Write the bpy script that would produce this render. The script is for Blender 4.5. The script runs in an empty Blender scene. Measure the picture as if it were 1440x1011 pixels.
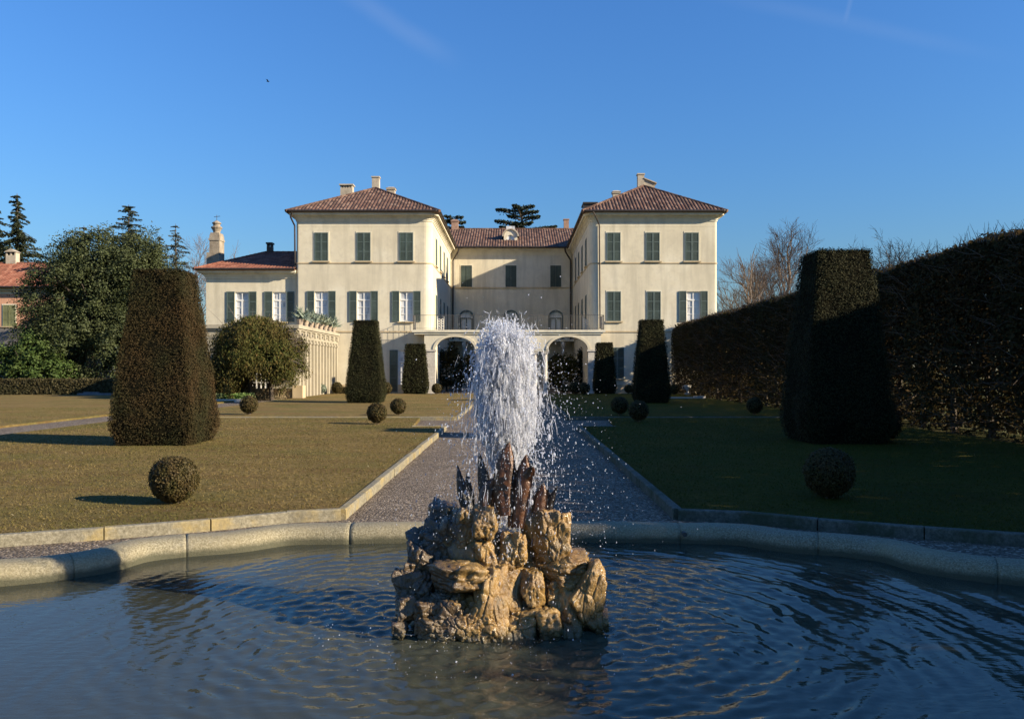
import bpy, bmesh, math, random
import numpy as np
from mathutils import Vector, noise as mnoise
from mathutils.geometry import tessellate_polygon
PI = math.pi
R = math.radians
random.seed(11)
RNG = np.random.default_rng(11)
sc = bpy.context.scene
COL = sc.collection
F = 1150.0


def at(px, py, Y):
    """photo pixel -> world point at distance Y"""
    return Vector(((px - 723) * Y / F, Y, 1.6 - (py - 521) * Y / F))


# ------------------------------------------------------------------ materials
class NT:
    def __init__(s, name):
        s.m = bpy.data.materials.new(name)
        s.m.use_nodes = True
        s.t = s.m.node_tree
        s.b = s.t.nodes['Principled BSDF']
        s.out = s.t.nodes['Material Output']
        s._pos = None

    def n(s, typ, **kw):
        x = s.t.nodes.new(typ)
        for k, v in kw.items():
            setattr(x, k, v)
        return x

    def l(s, a, b):
        s.t.links.new(a, b)

    @property
    def pos(s):
        if s._pos is None:
            s._pos = s.n('ShaderNodeNewGeometry').outputs['Position']
        return s._pos

    def noise(s, scale, detail=6, rough=.6, vec=None, dist=0.0):
        x = s.n('ShaderNodeTexNoise')
        x.inputs['Scale'].default_value = scale
        x.inputs['Detail'].default_value = detail
        x.inputs['Roughness'].default_value = rough
        x.inputs['Distortion'].default_value = dist
        s.l(vec or s.pos, x.inputs['Vector'])
        return x.outputs['Fac']

    def vor(s, scale, vec=None, out='Distance', feature='F1'):
        x = s.n('ShaderNodeTexVoronoi')
        x.feature = feature
        x.inputs['Scale'].default_value = scale
        s.l(vec or s.pos, x.inputs['Vector'])
        return x.outputs[out]

    def ramp(s, fac, stops, interp='LINEAR'):
        x = s.n('ShaderNodeValToRGB')
        x.color_ramp.interpolation = interp
        e = x.color_ramp.elements
        while len(e) < len(stops):
            e.new(.5)
        for i, (p, c) in enumerate(stops):
            e[i].position = p
            e[i].color = (*c, 1) if isinstance(c, tuple) else (c, c, c, 1)
        s.l(fac, x.inputs['Fac'])
        return x.outputs['Color']

    def mix(s, fac, a, b, mode='MIX'):
        x = s.n('ShaderNodeMix', data_type='RGBA', blend_type=mode)
        for sock, v in ((x.inputs[0], fac), (x.inputs[6], a), (x.inputs[7], b)):
            if isinstance(v, (int, float)):
                sock.default_value = v
            elif isinstance(v, tuple):
                sock.default_value = (*v, 1)
            else:
                s.l(v, sock)
        return x.outputs[2]

    def math(s, op, a, b=0.0, clamp=False):
        x = s.n('ShaderNodeMath', operation=op, use_clamp=clamp)
        for sock, v in ((x.inputs[0], a), (x.inputs[1], b)):
            if isinstance(v, (int, float)):
                sock.default_value = v
            else:
                s.l(v, sock)
        return x.outputs[0]

    def scale(s, sx, sy, sz, vec=None):
        x = s.n('ShaderNodeMapping')
        x.inputs['Scale'].default_value = (sx, sy, sz)
        s.l(vec or s.pos, x.inputs['Vector'])
        return x.outputs[0]

    def bump(s, h, strength=.4, dist=.02):
        x = s.n('ShaderNodeBump')
        x.inputs['Strength'].default_value = strength
        x.inputs['Distance'].default_value = dist
        s.l(h, x.inputs['Height'])
        s.l(x.outputs[0], s.b.inputs['Normal'])
        return x

    def base(s, c):
        if isinstance(c, tuple):
            s.b.inputs['Base Color'].default_value = (*c, 1)
        else:
            s.l(c, s.b.inputs['Base Color'])

    def rough(s, v, spec=None):
        if isinstance(v, (int, float)):
            s.b.inputs['Roughness'].default_value = v
        else:
            s.l(v, s.b.inputs['Roughness'])
        if spec is not None:
            s.b.inputs['Specular IOR Level'].default_value = spec


def mottled(name, stops, scale, rough=.85, bump=.3, bscale=40, bdist=.02, spec=.3, fine=None, stretch=None, detail=8):
    t = NT(name)
    vec = t.scale(*stretch) if stretch else None
    c = t.ramp(t.noise(scale, detail, .65, vec), stops)
    h = t.noise(bscale, 5, .7)
    if fine:
        c = t.mix(fine, c, t.ramp(h, [(.3, .25), (.7, 1.0)]), 'MULTIPLY')
    t.base(c)
    t.rough(rough, spec)
    if bump:
        t.bump(h, bump, bdist)
    return t.m


def leafmat(name, cols, rough=.6, transl=.25, nscale=.8, nmix=.35, ncol=(.5, .5, .3), spec=.25):
    t = NT(name)
    g = t.n('ShaderNodeNewGeometry')
    k = len(cols)
    c = t.ramp(g.outputs['Random Per Island'], [(i / max(1, k - 1), cols[i]) for i in range(k)])
    c = t.mix(t.math('MULTIPLY', t.ramp(t.noise(nscale, 3, .6), [(.38, 0.0), (.62, 1.0)]), nmix), c, ncol)
    t.base(c)
    t.rough(rough, spec)
    tr = t.n('ShaderNodeBsdfTranslucent')
    t.l(c, tr.inputs['Color'])
    ms = t.n('ShaderNodeMixShader')
    ms.inputs[0].default_value = transl
    t.l(t.b.outputs[0], ms.inputs[1])
    t.l(tr.outputs[0], ms.inputs[2])
    t.l(ms.outputs[0], t.out.inputs['Surface'])
    return t.m


def flat(name, c, rough=.6, metal=0.0, var=.25, vs=6, bump=.0, spec=.4):
    t = NT(name)
    d = tuple(x * (1 - var) for x in c)
    u = tuple(min(1, x * (1 + var)) for x in c)
    n = t.noise(vs, 6, .65)
    t.base(t.ramp(n, [(.3, d), (.7, u)]))
    t.rough(rough, spec)
    t.b.inputs['Metallic'].default_value = metal
    if bump:
        t.bump(t.noise(vs * 8, 4), bump, .01)
    return t.m


M = {}


def mats():
    # stucco, cream with weathering of its own
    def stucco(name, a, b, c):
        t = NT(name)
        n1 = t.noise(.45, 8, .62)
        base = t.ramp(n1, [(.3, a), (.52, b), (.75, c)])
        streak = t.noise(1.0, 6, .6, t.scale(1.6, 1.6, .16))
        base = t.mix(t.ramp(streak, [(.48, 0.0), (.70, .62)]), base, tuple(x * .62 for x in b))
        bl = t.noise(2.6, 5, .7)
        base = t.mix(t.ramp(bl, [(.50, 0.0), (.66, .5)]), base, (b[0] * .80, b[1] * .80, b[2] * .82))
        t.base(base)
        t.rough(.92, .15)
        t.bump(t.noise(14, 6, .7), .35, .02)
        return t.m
    M['stucco'] = stucco('cream_stucco', (.535, .475, .345), (.625, .56, .41), (.69, .635, .49))
    M['loggia'] = stucco('dimmed_loggia_stucco', (.30, .265, .19), (.36, .32, .235), (.43, .385, .29))  # stucco copy darkened in colour to offset direct sun on the loggia
    M['trim'] = stucco('cream_trim', (.58, .52, .385), (.66, .60, .45), (.72, .67, .53))
    M['band'] = stucco('ochre_band', (.46, .36, .22), (.52, .41, .25), (.56, .46, .30))
    M['pink'] = stucco('pink_stucco', (.52, .27, .16), (.60, .32, .20), (.64, .38, .25))
    M['grey_plaster'] = stucco('grey_plaster', (.17, .15, .14), (.21, .19, .17), (.25, .23, .21))
    # roof tiles (UV in metres: u along the eave, v up the slope)
    def tiles(name, cs):
        t = NT(name)
        uv = t.n('ShaderNodeUVMap').outputs[0]
        mp = t.n('ShaderNodeMapping')
        mp.inputs['Scale'].default_value = (1 / .24, 1 / .38, 1)
        t.l(uv, mp.inputs['Vector'])
        fl = t.n('ShaderNodeVectorMath', operation='FLOOR')
        t.l(mp.outputs[0], fl.inputs[0])
        wn = t.n('ShaderNodeTexWhiteNoise', noise_dimensions='2D')
        t.l(fl.outputs[0], wn.inputs['Vector'])
        c = t.ramp(wn.outputs['Value'], [(0, cs[0]), (.35, cs[1]), (.7, cs[2]), (1, cs[3])])
        c = t.mix(t.ramp(t.noise(.7, 6, .7), [(.45, 0.0), (.75, .55)]), c, cs[4])
        t.base(c)
        t.rough(.85, .2)
        t.bump(t.noise(20, 4), .3, .02)
        return t.m
    M['tile'] = tiles('roof_tile', [(.06, .036, .027), (.098, .054, .038), (.135, .074, .052), (.19, .125, .09), (.075, .06, .047)])
    M['tile_red'] = tiles('red_roof_tile', [(.125, .046, .028), (.175, .064, .038), (.22, .086, .052), (.27, .125, .08), (.14, .075, .05)])
    # shutters
    def shut(name, c):
        t = NT(name)
        w = t.n('ShaderNodeTexWave', bands_direction='Z', wave_profile='SAW')
        w.inputs['Scale'].default_value = 3.2
        t.l(t.pos, w.inputs['Vector'])
        n = t.noise(.42, 6, .7)
        t.base(t.ramp(n, [(.34, tuple(x * .68 for x in c)), (.5, c), (.66, tuple(x * 1.55 for x in c))]))
        t.rough(.55, .35)
        t.bump(w.outputs['Fac'], .8, .03)
        return t.m
    M['shutter'] = shut('green_shutter', (.055, .078, .068))
    M['shutter_frame'] = flat('green_shutter_frame', (.085, .115, .102), .55, var=.2)
    M['shutter_pale'] = shut('pale_green_shutter', (.25, .26, .125))
    M['white'] = flat('white_paint', (.74, .72, .66), .5, var=.08)
    M['dark_wood'] = flat('dark_wood', (.05, .045, .04), .5)
    t = NT('window_pane')
    t.base(t.ramp(t.noise(1.1, 4, .6, t.scale(2.2, 2.2, .7)), [(.32, (.18, .19, .21)), (.45, (.52, .52, .52)), (.6, (.66, .66, .64))]))
    t.rough(.06, .6)
    M['pane'] = t.m
    t = NT('dark_pane')
    t.base((.02, .022, .026)); t.rough(.05, .6)
    M['dark_pane'] = t.m
    M['iron'] = flat('grey_iron', (.09, .085, .08), .6, .3)
    M['gutter'] = flat('gutter_copper', (.055, .045, .038), .5, .5)
    M['chimney'] = mottled('chimney_plaster', [(.3, (.30, .25, .18)), (.5, (.42, .36, .27)), (.7, (.50, .44, .34))], 1.5, bump=.4)
    M['chimney_old'] = mottled('old_chimney_stone', [(.3, (.17, .14, .10)), (.5, (.29, .24, .175)), (.7, (.38, .33, .25))], 1.8, bump=.4)
    M['brick'] = mottled('chimney_brick', [(.3, (.25, .15, .10)), (.7, (.42, .27, .19))], 4, bump=.4)
    # granite / kerb stone
    t = NT('granite_rim')
    sp = t.noise(70, 3, .8)
    c = t.ramp(sp, [(.32, (.085, .074, .045)), (.5, (.21, .185, .115)), (.68, (.35, .315, .22))])
    c = t.mix(t.ramp(t.noise(1.6, 6, .6), [(.42, 0.0), (.7, .6)]), c, (.30, .25, .14))
    c = t.mix(t.ramp(t.noise(5, 6, .7), [(.55, 0.0), (.72, .5)]), c, (.18, .17, .14))
    zz = t.n('ShaderNodeSeparateXYZ'); t.l(t.pos, zz.inputs[0])
    wet = t.math('ADD', zz.outputs[2], t.math('MULTIPLY', t.noise(6, 4), .06))
    c = t.mix(t.ramp(wet, [(.06, .9), (.105, 0.0)]), c, (.055, .055, .032))
    t.base(c); t.rough(.8, .3); t.bump(t.noise(45, 5, .75), .6, .012)
    M['granite'] = t.m
    t = NT('kerb_stone')
    c = t.ramp(t.noise(28, 6, .75), [(.3, (.11, .098, .066)), (.5, (.21, .188, .13)), (.7, (.33, .30, .22))])
    c = t.mix(t.ramp(t.noise(2.2, 6, .65), [(.48, 0.0), (.62, .75)]), c, (.33, .25, .10))
    c = t.mix(t.ramp(t.noise(3.7, 6, .7), [(.52, 0.0), (.68, .6)]), c, (.12, .11, .085))
    t.base(c); t.rough(.9, .2); t.bump(t.noise(35, 5, .75), .7, .012)
    M['kerb'] = t.m
    t = NT('shaded_kerb_stone')  # darker copy of the kerb stone, hedge shade put into its colour
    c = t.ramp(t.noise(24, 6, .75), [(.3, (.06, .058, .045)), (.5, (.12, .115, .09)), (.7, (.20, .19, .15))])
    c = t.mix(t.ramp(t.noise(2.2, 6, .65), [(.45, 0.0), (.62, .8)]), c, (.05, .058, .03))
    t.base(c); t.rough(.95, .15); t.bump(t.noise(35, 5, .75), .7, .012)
    M['kerb_shaded'] = t.m
    # gravel
    t = NT('gravel')
    v = t.n('ShaderNodeTexVoronoi'); v.inputs['Scale'].default_value = 42
    t.l(t.pos, v.inputs['Vector'])
    sh = t.n('ShaderNodeSeparateColor'); t.l(v.outputs['Color'], sh.inputs[0])
    c = t.ramp(sh.outputs[0], [(0, (.062, .047, .033)), (.45, (.142, .11, .078)), (.8, (.235, .186, .132)), (1, (.43, .36, .27))])
    c = t.mix(t.ramp(t.noise(.9, 6, .65), [(.4, 0.0), (.7, .45)]), c, (.085, .068, .05))
    t.base(c); t.rough(.9, .2)
    bp = t.bump(v.outputs['Distance'], 1.0, .02); bp.invert = True
    M['gravel'] = t.m
    # lawns
    def lawn(name, cols, green, gstops):
        t = NT(name)
        n1 = t.noise(.38, 8, .66)
        n2 = t.noise(9, 6, .75)
        c = t.ramp(n2, [(.28, cols[0]), (.48, cols[1]), (.72, cols[2])])
        c = t.mix(t.ramp(n1, gstops), c, green)
        st = t.noise(1.0, 7, .7, t.scale(.45, 1.5, 1))
        c = t.mix(t.ramp(st, [(.47, 0.0), (.66, .65)]), c, tuple(x * y for x, y in zip(cols[1], (.72, .58, .62))))
        sp = t.noise(30, 3, .8)
        c = t.mix(t.ramp(sp, [(.60, 0.0), (.72, .6)]), c, tuple(min(1, x * 1.5) for x in cols[2]))
        t.base(c); t.rough(.95, .1)
        t.bump(t.noise(60, 5, .8), 1.0, .04)
        return t.m
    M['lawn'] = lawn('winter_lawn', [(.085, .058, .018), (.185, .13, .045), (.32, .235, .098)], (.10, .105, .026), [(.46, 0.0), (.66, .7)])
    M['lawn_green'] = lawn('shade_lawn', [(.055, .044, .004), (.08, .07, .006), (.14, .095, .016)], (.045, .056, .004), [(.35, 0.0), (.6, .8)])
    M['ground'] = lawn('park_ground', [(.06, .05, .02), (.10, .085, .03), (.16, .13, .05)], (.06, .08, .02), [(.4, 0.0), (.6, .8)])
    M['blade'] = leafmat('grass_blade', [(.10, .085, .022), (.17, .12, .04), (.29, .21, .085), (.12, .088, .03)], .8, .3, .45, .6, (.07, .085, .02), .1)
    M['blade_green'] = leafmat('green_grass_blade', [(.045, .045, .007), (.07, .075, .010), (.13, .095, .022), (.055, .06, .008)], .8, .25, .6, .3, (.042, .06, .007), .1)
    # foliage
    M['yew'] = leafmat('yew_leaf', [(.017, .019, .006), (.024, .024, .008), (.032, .029, .010), (.044, .034, .013)], .75, .06, 1.1, .6, (.062, .033, .013), .12)
    M['yew_core'] = flat('yew_core', (.010, .009, .005), .95, var=.4, vs=10, spec=.02)
    M['yew_green'] = leafmat('yew_green_leaf', [(.012, .015, .006), (.022, .025, .009), (.035, .034, .012)], .75, .05, 1.2, .2, (.045, .032, .014), .1)
    M['box'] = leafmat('box_leaf', [(.022, .024, .007), (.045, .042, .012), (.085, .066, .02), (.06, .05, .014)], .6, .12, 6, .4, (.09, .05, .022), .2)
    M['hedge'] = leafmat('hornbeam_leaf', [(.03, .021, .010), (.055, .036, .016), (.09, .056, .024), (.042, .04, .014)], .85, .3, .5, .3, (.045, .05, .016), .08)
    M['hedge_low'] = leafmat('low_hedge_leaf', [(.035, .03, .012), (.06, .048, .018), (.085, .065, .025)], .7, .15, .8, .3, (.05, .055, .018))
    M['bark'] = mottled('bark', [(.3, (.05, .04, .03)), (.7, (.12, .095, .07))], 6, bump=.6, bscale=25, bdist=.03, stretch=(3, 3, .5))
    M['bark_pale'] = mottled('pale_bark', [(.3, (.10, .075, .06)), (.7, (.19, .15, .12))], 6, bump=.4, bscale=25)
    M['evergreen'] = leafmat('evergreen_leaf', [(.024, .034, .012), (.045, .058, .022), (.075, .09, .036), (.055, .068, .024)], .6, .12, .5, .35, (.065, .07, .026), .18)
    M['laurel'] = leafmat('laurel_leaf', [(.03, .055, .012), (.05, .085, .02), (.075, .11, .028)], .6, .18, .6, .3, (.07, .08, .02), .15)
    M['spruce'] = leafmat('spruce_needle', [(.018, .026, .012), (.032, .042, .018), (.052, .06, .026)], .65, .1, .4, .25, (.055, .05, .02))
    M['spruce_blue'] = leafmat('blue_conifer_needle', [(.045, .058, .042), (.075, .09, .065), (.11, .12, .085)], .65, .12, .4, .3, (.10, .085, .05))
    M['cedar'] = leafmat('cedar_needle', [(.016, .025, .014), (.03, .042, .02), (.05, .06, .03)], .65, .1, .5, .2, (.05, .05, .02))
    M['wisteria'] = leafmat('drooping_leaf', [(.03, .038, .009), (.055, .066, .014), (.085, .086, .02), (.105, .068, .021)], .7, .12, .55, .45, (.062, .034, .012), .12)
    M['groundcover'] = leafmat('ground_cover_leaf', [(.05, .12, .015), (.09, .18, .03), (.12, .2, .04)], .5, .25)
    M['agave'] = leafmat('agave_leaf', [(.075, .11, .085), (.11, .15, .12), (.16, .20, .16)], .5, .1)
    M['dead'] = leafmat('dead_stalk', [(.10, .07, .035), (.17, .12, .06), (.24, .17, .09)], .8, .2)
    M['terracotta'] = flat('terracotta', (.38, .30, .22), .8, vs=8)
    M['pale_stone'] = mottled('pale_stone', [(.3, (.36, .33, .28)), (.7, (.58, .54, .46))], 5, bump=.4)
    M['blue_stone'] = mottled('grey_stone', [(.3, (.10, .105, .115)), (.7, (.19, .195, .205))], 5, bump=.4)
    # fountain rock: wet tufa
    t = NT('wet_tufa')
    n1 = t.noise(5, 9, .65, dist=.6)
    c = t.ramp(n1, [(.28, (.085, .045, .014)), (.45, (.215, .125, .038)), (.6, (.32, .20, .068)), (.78, (.43, .30, .13))])
    gm = t.ramp(t.noise(3.1, 7, .7), [(.5, 0.0), (.66, .75)])
    c = t.mix(gm, c, (.085, .075, .045))
    c = t.mix(t.ramp(t.noise(26, 6, .75), [(.5, 0.0), (.7, .55)]), c, (.10, .06, .022))
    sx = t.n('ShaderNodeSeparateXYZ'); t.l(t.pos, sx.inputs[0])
    # shade on the left of the rockwork, put into its colour
    left_shade = t.math('ADD', t.math('MULTIPLY', sx.outputs[0], -2.6), t.math('MULTIPLY', t.math('SUBTRACT', t.noise(4.5, 6, .7), .5), 2.4))
    c = t.mix(t.ramp(left_shade, [(.80, 0.0), (1.25, .7)]), c, (.04, .034, .03))
    wl = t.math('ADD', sx.outputs[2], t.math('MULTIPLY', t.noise(9, 5), .10))
    c = t.mix(t.ramp(wl, [(.06, .75), (.13, 0.0)]), c, (.08, .072, .04))
    t.base(c)
    t.rough(t.ramp(t.noise(7, 5, .6), [(.35, .10), (.65, .42)]), .6)
    bh = t.math('ADD', t.noise(22, 8, .7), t.math('MULTIPLY', t.noise(70, 4, .7), .5))
    t.bump(bh, .6, .02)
    M['tufa'] = t.m
    # rusted iron leaves
    t = NT('rusty_iron')
    c = t.ramp(t.noise(16, 7, .7), [(.3, (.014, .008, .005)), (.5, (.062, .024, .008)), (.7, (.14, .052, .014))])
    t.base(c); t.rough(.32, .6); t.b.inputs['Metallic'].default_value = .25
    t.bump(t.noise(60, 5, .7), .5, .008)
    M['rust'] = t.m
    t = NT('black_iron_leaf')
    c = t.ramp(t.noise(18, 7, .7), [(.35, (.012, .011, .011)), (.6, (.035, .028, .024)), (.8, (.075, .04, .025))])
    t.base(c); t.rough(.3, .6); t.b.inputs['Metallic'].default_value = .25
    t.bump(t.noise(60, 5, .7), .5, .008)
    M['black_leaf'] = t.m
    # water
    t = NT('water')
    fr = t.n('ShaderNodeFresnel'); fr.inputs['IOR'].default_value = 1.34
    bp = t.n('ShaderNodeBump'); bp.inputs['Strength'].default_value = .12; bp.inputs['Distance'].default_value = .02
    t.l(t.noise(16, 3, .5, t.scale(.6, 1.2, 1)), bp.inputs['Height'])
    gl = t.n('ShaderNodeBsdfGlossy'); gl.inputs['Roughness'].default_value = .015
    tr = t.n('ShaderNodeBsdfTransparent'); tr.inputs['Color'].default_value = (.62, .70, .62, 1)
    ms = t.n('ShaderNodeMixShader')
    vm = t.n('ShaderNodeVectorMath', operation='DISTANCE'); t.l(t.pos, vm.inputs[0]); vm.inputs[1].default_value = (0, 5.3, 0)
    mr = t.n('ShaderNodeMapRange', interpolation_type='SMOOTHSTEP'); t.l(vm.outputs['Value'], mr.inputs['Value'])
    for nm_, v_ in (('From Min', .9), ('From Max', 2.9), ('To Min', .055), ('To Max', .02)): mr.inputs[nm_].default_value = v_
    t.l(mr.outputs[0], gl.inputs['Roughness'])
    t.l(bp.outputs[0], gl.inputs['Normal']); t.l(bp.outputs[0], fr.inputs['Normal'])
    mk = t.n('ShaderNodeBsdfDiffuse'); mk.inputs['Color'].default_value = (.155, .165, .115, 1)   # silt held in the water
    m2 = t.n('ShaderNodeMixShader'); m2.inputs[0].default_value = .27
    t.l(tr.outputs[0], m2.inputs[1]); t.l(mk.outputs[0], m2.inputs[2])
    t.l(fr.outputs[0], ms.inputs[0]); t.l(m2.outputs[0], ms.inputs[1]); t.l(gl.outputs[0], ms.inputs[2])
    t.l(ms.outputs[0], t.out.inputs['Surface'])
    M['water'] = t.m
    M['pool_floor'] = mottled('pool_floor', [(.3, (.10, .10, .072)), (.5, (.16, .155, .11)), (.75, (.24, .225, .155))], 2.2, bump=.3, bscale=12)
    # spray
    def spray(name, tfac, gfac):
        t = NT(name)
        d = t.n('ShaderNodeBsdfDiffuse'); d.inputs['Color'].default_value = (.84, .86, .90, 1)
        tl = t.n('ShaderNodeBsdfTranslucent'); tl.inputs['Color'].default_value = (.84, .86, .92, 1)
        g = t.n('ShaderNodeBsdfGlass'); g.inputs['IOR'].default_value = 1.33; g.inputs['Roughness'].default_value = .02
        tp = t.n('ShaderNodeBsdfTransparent')
        a = t.n('ShaderNodeMixShader'); a.inputs[0].default_value = .5
        t.l(d.outputs[0], a.inputs[1]); t.l(tl.outputs[0], a.inputs[2])
        b = t.n('ShaderNodeMixShader'); b.inputs[0].default_value = gfac
        t.l(a.outputs[0], b.inputs[1]); t.l(g.outputs[0], b.inputs[2])
        c = t.n('ShaderNodeMixShader')
        if tfac == 'noise':
            f = t.ramp(t.noise(30, 5, .75, t.scale(1, 1, .35)), [(.38, .95), (.54, .22)])
            t.l(f, c.inputs[0])
        else:
            c.inputs[0].default_value = tfac
        t.l(b.outputs[0], c.inputs[1]); t.l(tp.outputs[0], c.inputs[2])
        t.l(c.outputs[0], t.out.inputs['Surface'])
        return t.m
    M['spray'] = spray('water_spray', .1, .45)
    M['foam'] = spray('water_foam', 'noise', .5)
    M['bird'] = flat('bird_feather', (.03, .03, .035), .7)


mats()

# ------------------------------------------------------------------ object helpers
WP = {}   # world origin of each object


def tag(o, label=None, cat=None, group=None, kind=None):
    if label: o['label'] = label
    if cat: o['category'] = cat
    if group: o['group'] = group
    if kind: o['kind'] = kind
    return o


def thing(name, loc, label, cat, group=None):
    o = bpy.data.objects.new(name, None)
    COL.objects.link(o)
    o.location = loc
    o.empty_display_size = .3
    WP[o.name] = Vector(loc)
    return tag(o, label, cat, group)


def link(name, me, origin, parent):
    o = bpy.data.objects.new(name, me)
    COL.objects.link(o)
    WP[o.name] = Vector(origin)
    if parent is not None:
        o.parent = parent
        o.location = Vector(origin) - WP[parent.name]
    else:
        o.location = origin
    return o


class MB:
    def __init__(s):
        s.v, s.f, s.uv, s.mi = [], [], None, None

    def add(s, vs, fs):
        k = len(s.v)
        s.v += [tuple(p) for p in vs]
        s.f += [tuple(i + k for i in f) for f in fs]
        return s

    def box(s, x0, x1, y0, y1, z0, z1):
        return s.add([(x0, y0, z0), (x1, y0, z0), (x1, y1, z0), (x0, y1, z0), (x0, y0, z1), (x1, y0, z1), (x1, y1, z1), (x0, y1, z1)],
                     [(3, 2, 1, 0), (4, 5, 6, 7), (0, 1, 5, 4), (1, 2, 6, 5), (2, 3, 7, 6), (3, 0, 4, 7)])

    def obox(s, O, u, n, u0, u1, n0, n1, z0, z1):
        """box in a wall frame: O origin (x,y), u along the wall, n outward"""
        P = lambda a, b, z: (O[0] + u[0] * a + n[0] * b, O[1] + u[1] * a + n[1] * b, z)
        vs = [P(u0, n0, z0), P(u1, n0, z0), P(u1, n1, z0), P(u0, n1, z0), P(u0, n0, z1), P(u1, n0, z1), P(u1, n1, z1), P(u0, n1, z1)]
        return s.add(vs, [(3, 2, 1, 0), (4, 5, 6, 7), (0, 1, 5, 4), (1, 2, 6, 5), (2, 3, 7, 6), (3, 0, 4, 7)])

    def prism(s, poly, z0, z1, top=True, bottom=False):
        n = len(poly)
        k = len(s.v)
        s.v += [(p[0], p[1], z0) for p in poly] + [(p[0], p[1], z1) for p in poly]
        for i in range(n):
            j = (i + 1) % n
            s.f.append((k + i, k + j, k + n + j, k + n + i))
        tr = tessellate_polygon([[Vector((p[0], p[1], 0)) for p in poly]])
        for a, b, c in tr:
            if top: s.f.append((k + n + a, k + n + b, k + n + c))
            if bottom: s.f.append((k + a, k + c, k + b))
        return s

    def tube(s, pts, rad, sides=6, cap=True):
        pts = [Vector(p) for p in pts]
        if not hasattr(rad, '__len__'):
            rad = [rad] * len(pts)
        k = len(s.v)
        for i, p in enumerate(pts):
            d = (pts[min(i + 1, len(pts) - 1)] - pts[max(i - 1, 0)])
            if d.length < 1e-9: d = Vector((0, 0, 1))
            d.normalize()
            a = d.cross(Vector((.31, .95, .02)) if abs(d.y) < .9 else Vector((1, 0, 0))).normalized()
            b = d.cross(a)
            for j in range(sides):
                t = 2 * PI * j / sides
                q = p + a * (math.cos(t) * rad[i]) + b * (math.sin(t) * rad[i])
                s.v.append((q.x, q.y, q.z))
        for i in range(len(pts) - 1):
            for j in range(sides):
                j2 = (j + 1) % sides
                s.f.append((k + i * sides + j, k + i * sides + j2, k + (i + 1) * sides + j2, k + (i + 1) * sides + j))
        if cap:
            s.f.append(tuple(k + j for j in reversed(range(sides))))
            s.f.append(tuple(k + (len(pts) - 1) * sides + j for j in range(sides)))
        return s

    def lathe(s, cx, cy, prof, sides=16):
        k = len(s.v)
        for r, z in prof:
            for j in range(sides):
                t = 2 * PI * j / sides
                s.v.append((cx + r * math.cos(t), cy + r * math.sin(t), z))
        for i in range(len(prof) - 1):
            for j in range(sides):
                j2 = (j + 1) % sides
                s.f.append((k + i * sides + j, k + i * sides + j2, k + (i + 1) * sides + j2, k + (i + 1) * sides + j))
        s.f.append(tuple(k + j for j in reversed(range(sides))))
        s.f.append(tuple(k + (len(prof) - 1) * sides + j for j in range(sides)))
        return s

    def build(s, name, m, parent=None, smooth=False, label=None, origin=None):
        xs = np.array(s.v)
        lo, hi = xs.min(0), xs.max(0)
        if origin is None:
            origin = Vector(((lo[0] + hi[0]) / 2, (lo[1] + hi[1]) / 2, lo[2]))
        me = bpy.data.meshes.new(name)
        me.from_pydata((xs - np.array(origin)).tolist(), [], s.f)
        me.materials.append(m)
        if smooth:
            me.polygons.foreach_set('use_smooth', [True] * len(me.polygons))
        if s.uv is not None:
            uvl = me.uv_layers.new(name='UVMap')
            idx = np.empty(len(me.loops), dtype=np.int32)
            me.loops.foreach_get('vertex_index', idx)
            uvl.data.foreach_set('uv', np.array(s.uv, dtype=np.float32)[idx].ravel())
        me.update()
        o = link(name, me, origin, parent)
        if label: o['label'] = label
        return o


def np_mesh(name, V, Fs, mats_, parent, origin, mi=None, smooth=False):
    """V (n,3), Fs list of int arrays (m,3) or (m,4)"""
    me = bpy.data.meshes.new(name)
    V = np.asarray(V, dtype=np.float64) - np.array(origin)
    Fs = [np.asarray(f, dtype=np.int32) for f in Fs if len(f)]
    me.vertices.add(len(V))
    me.vertices.foreach_set('co', V.astype(np.float32).ravel())
    nl = sum(f.size for f in Fs)
    npol = sum(len(f) for f in Fs)
    me.loops.add(nl)
    me.loops.foreach_set('vertex_index', np.concatenate([f.ravel() for f in Fs]))
    me.polygons.add(npol)
    tot = np.concatenate([np.full(len(f), f.shape[1], dtype=np.int32) for f in Fs])
    st = np.concatenate([[0], np.cumsum(tot)[:-1]]).astype(np.int32)
    me.polygons.foreach_set('loop_start', st)
    for m in mats_: me.materials.append(m)
    if mi is not None:
        me.polygons.foreach_set('material_index', np.asarray(mi, dtype=np.int32))
    me.polygons.foreach_set('use_smooth', np.full(npol, smooth, dtype=bool))
    me.update(calc_edges=True)
    me.validate()
    return link(name, me, origin, parent)


def unit(a):
    return a / np.maximum(np.linalg.norm(a, axis=1, keepdims=True), 1e-9)


def leaf_quads(P, N, size, aspect=.55, jit=.8, rng=RNG, along=None, alj=.5, bend=0.0):
    """diamond leaves at P facing roughly N; along = preferred leaf axis"""
    n = len(P)
    N = unit(N + rng.normal(0, jit, (n, 3)))
    A = rng.normal(0, 1, (n, 3)) if along is None else along + rng.normal(0, alj, (n, 3))
    A = unit(A - N * (A * N).sum(1, keepdims=True))
    B = np.cross(N, A)
    L = size * rng.uniform(.6, 1.3, (n, 1))
    W = L * aspect * rng.uniform(.7, 1.2, (n, 1))
    v = np.empty((n, 4, 3))
    v[:, 0] = P - A * L * .5
    v[:, 1] = P + B * W * .5 - A * L * .05
    v[:, 2] = P + A * L * .5
    v[:, 3] = P - B * W * .5 - A * L * .05
    V = v.reshape(-1, 3)
    Q = np.arange(n * 4, dtype=np.int32).reshape(-1, 4)
    return V, Q


def merge(parts):
    V, Q, k = [], [], 0
    for v, q in parts:
        V.append(v); Q.append(q + k); k += len(v)
    return np.concatenate(V), np.concatenate(Q)


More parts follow.
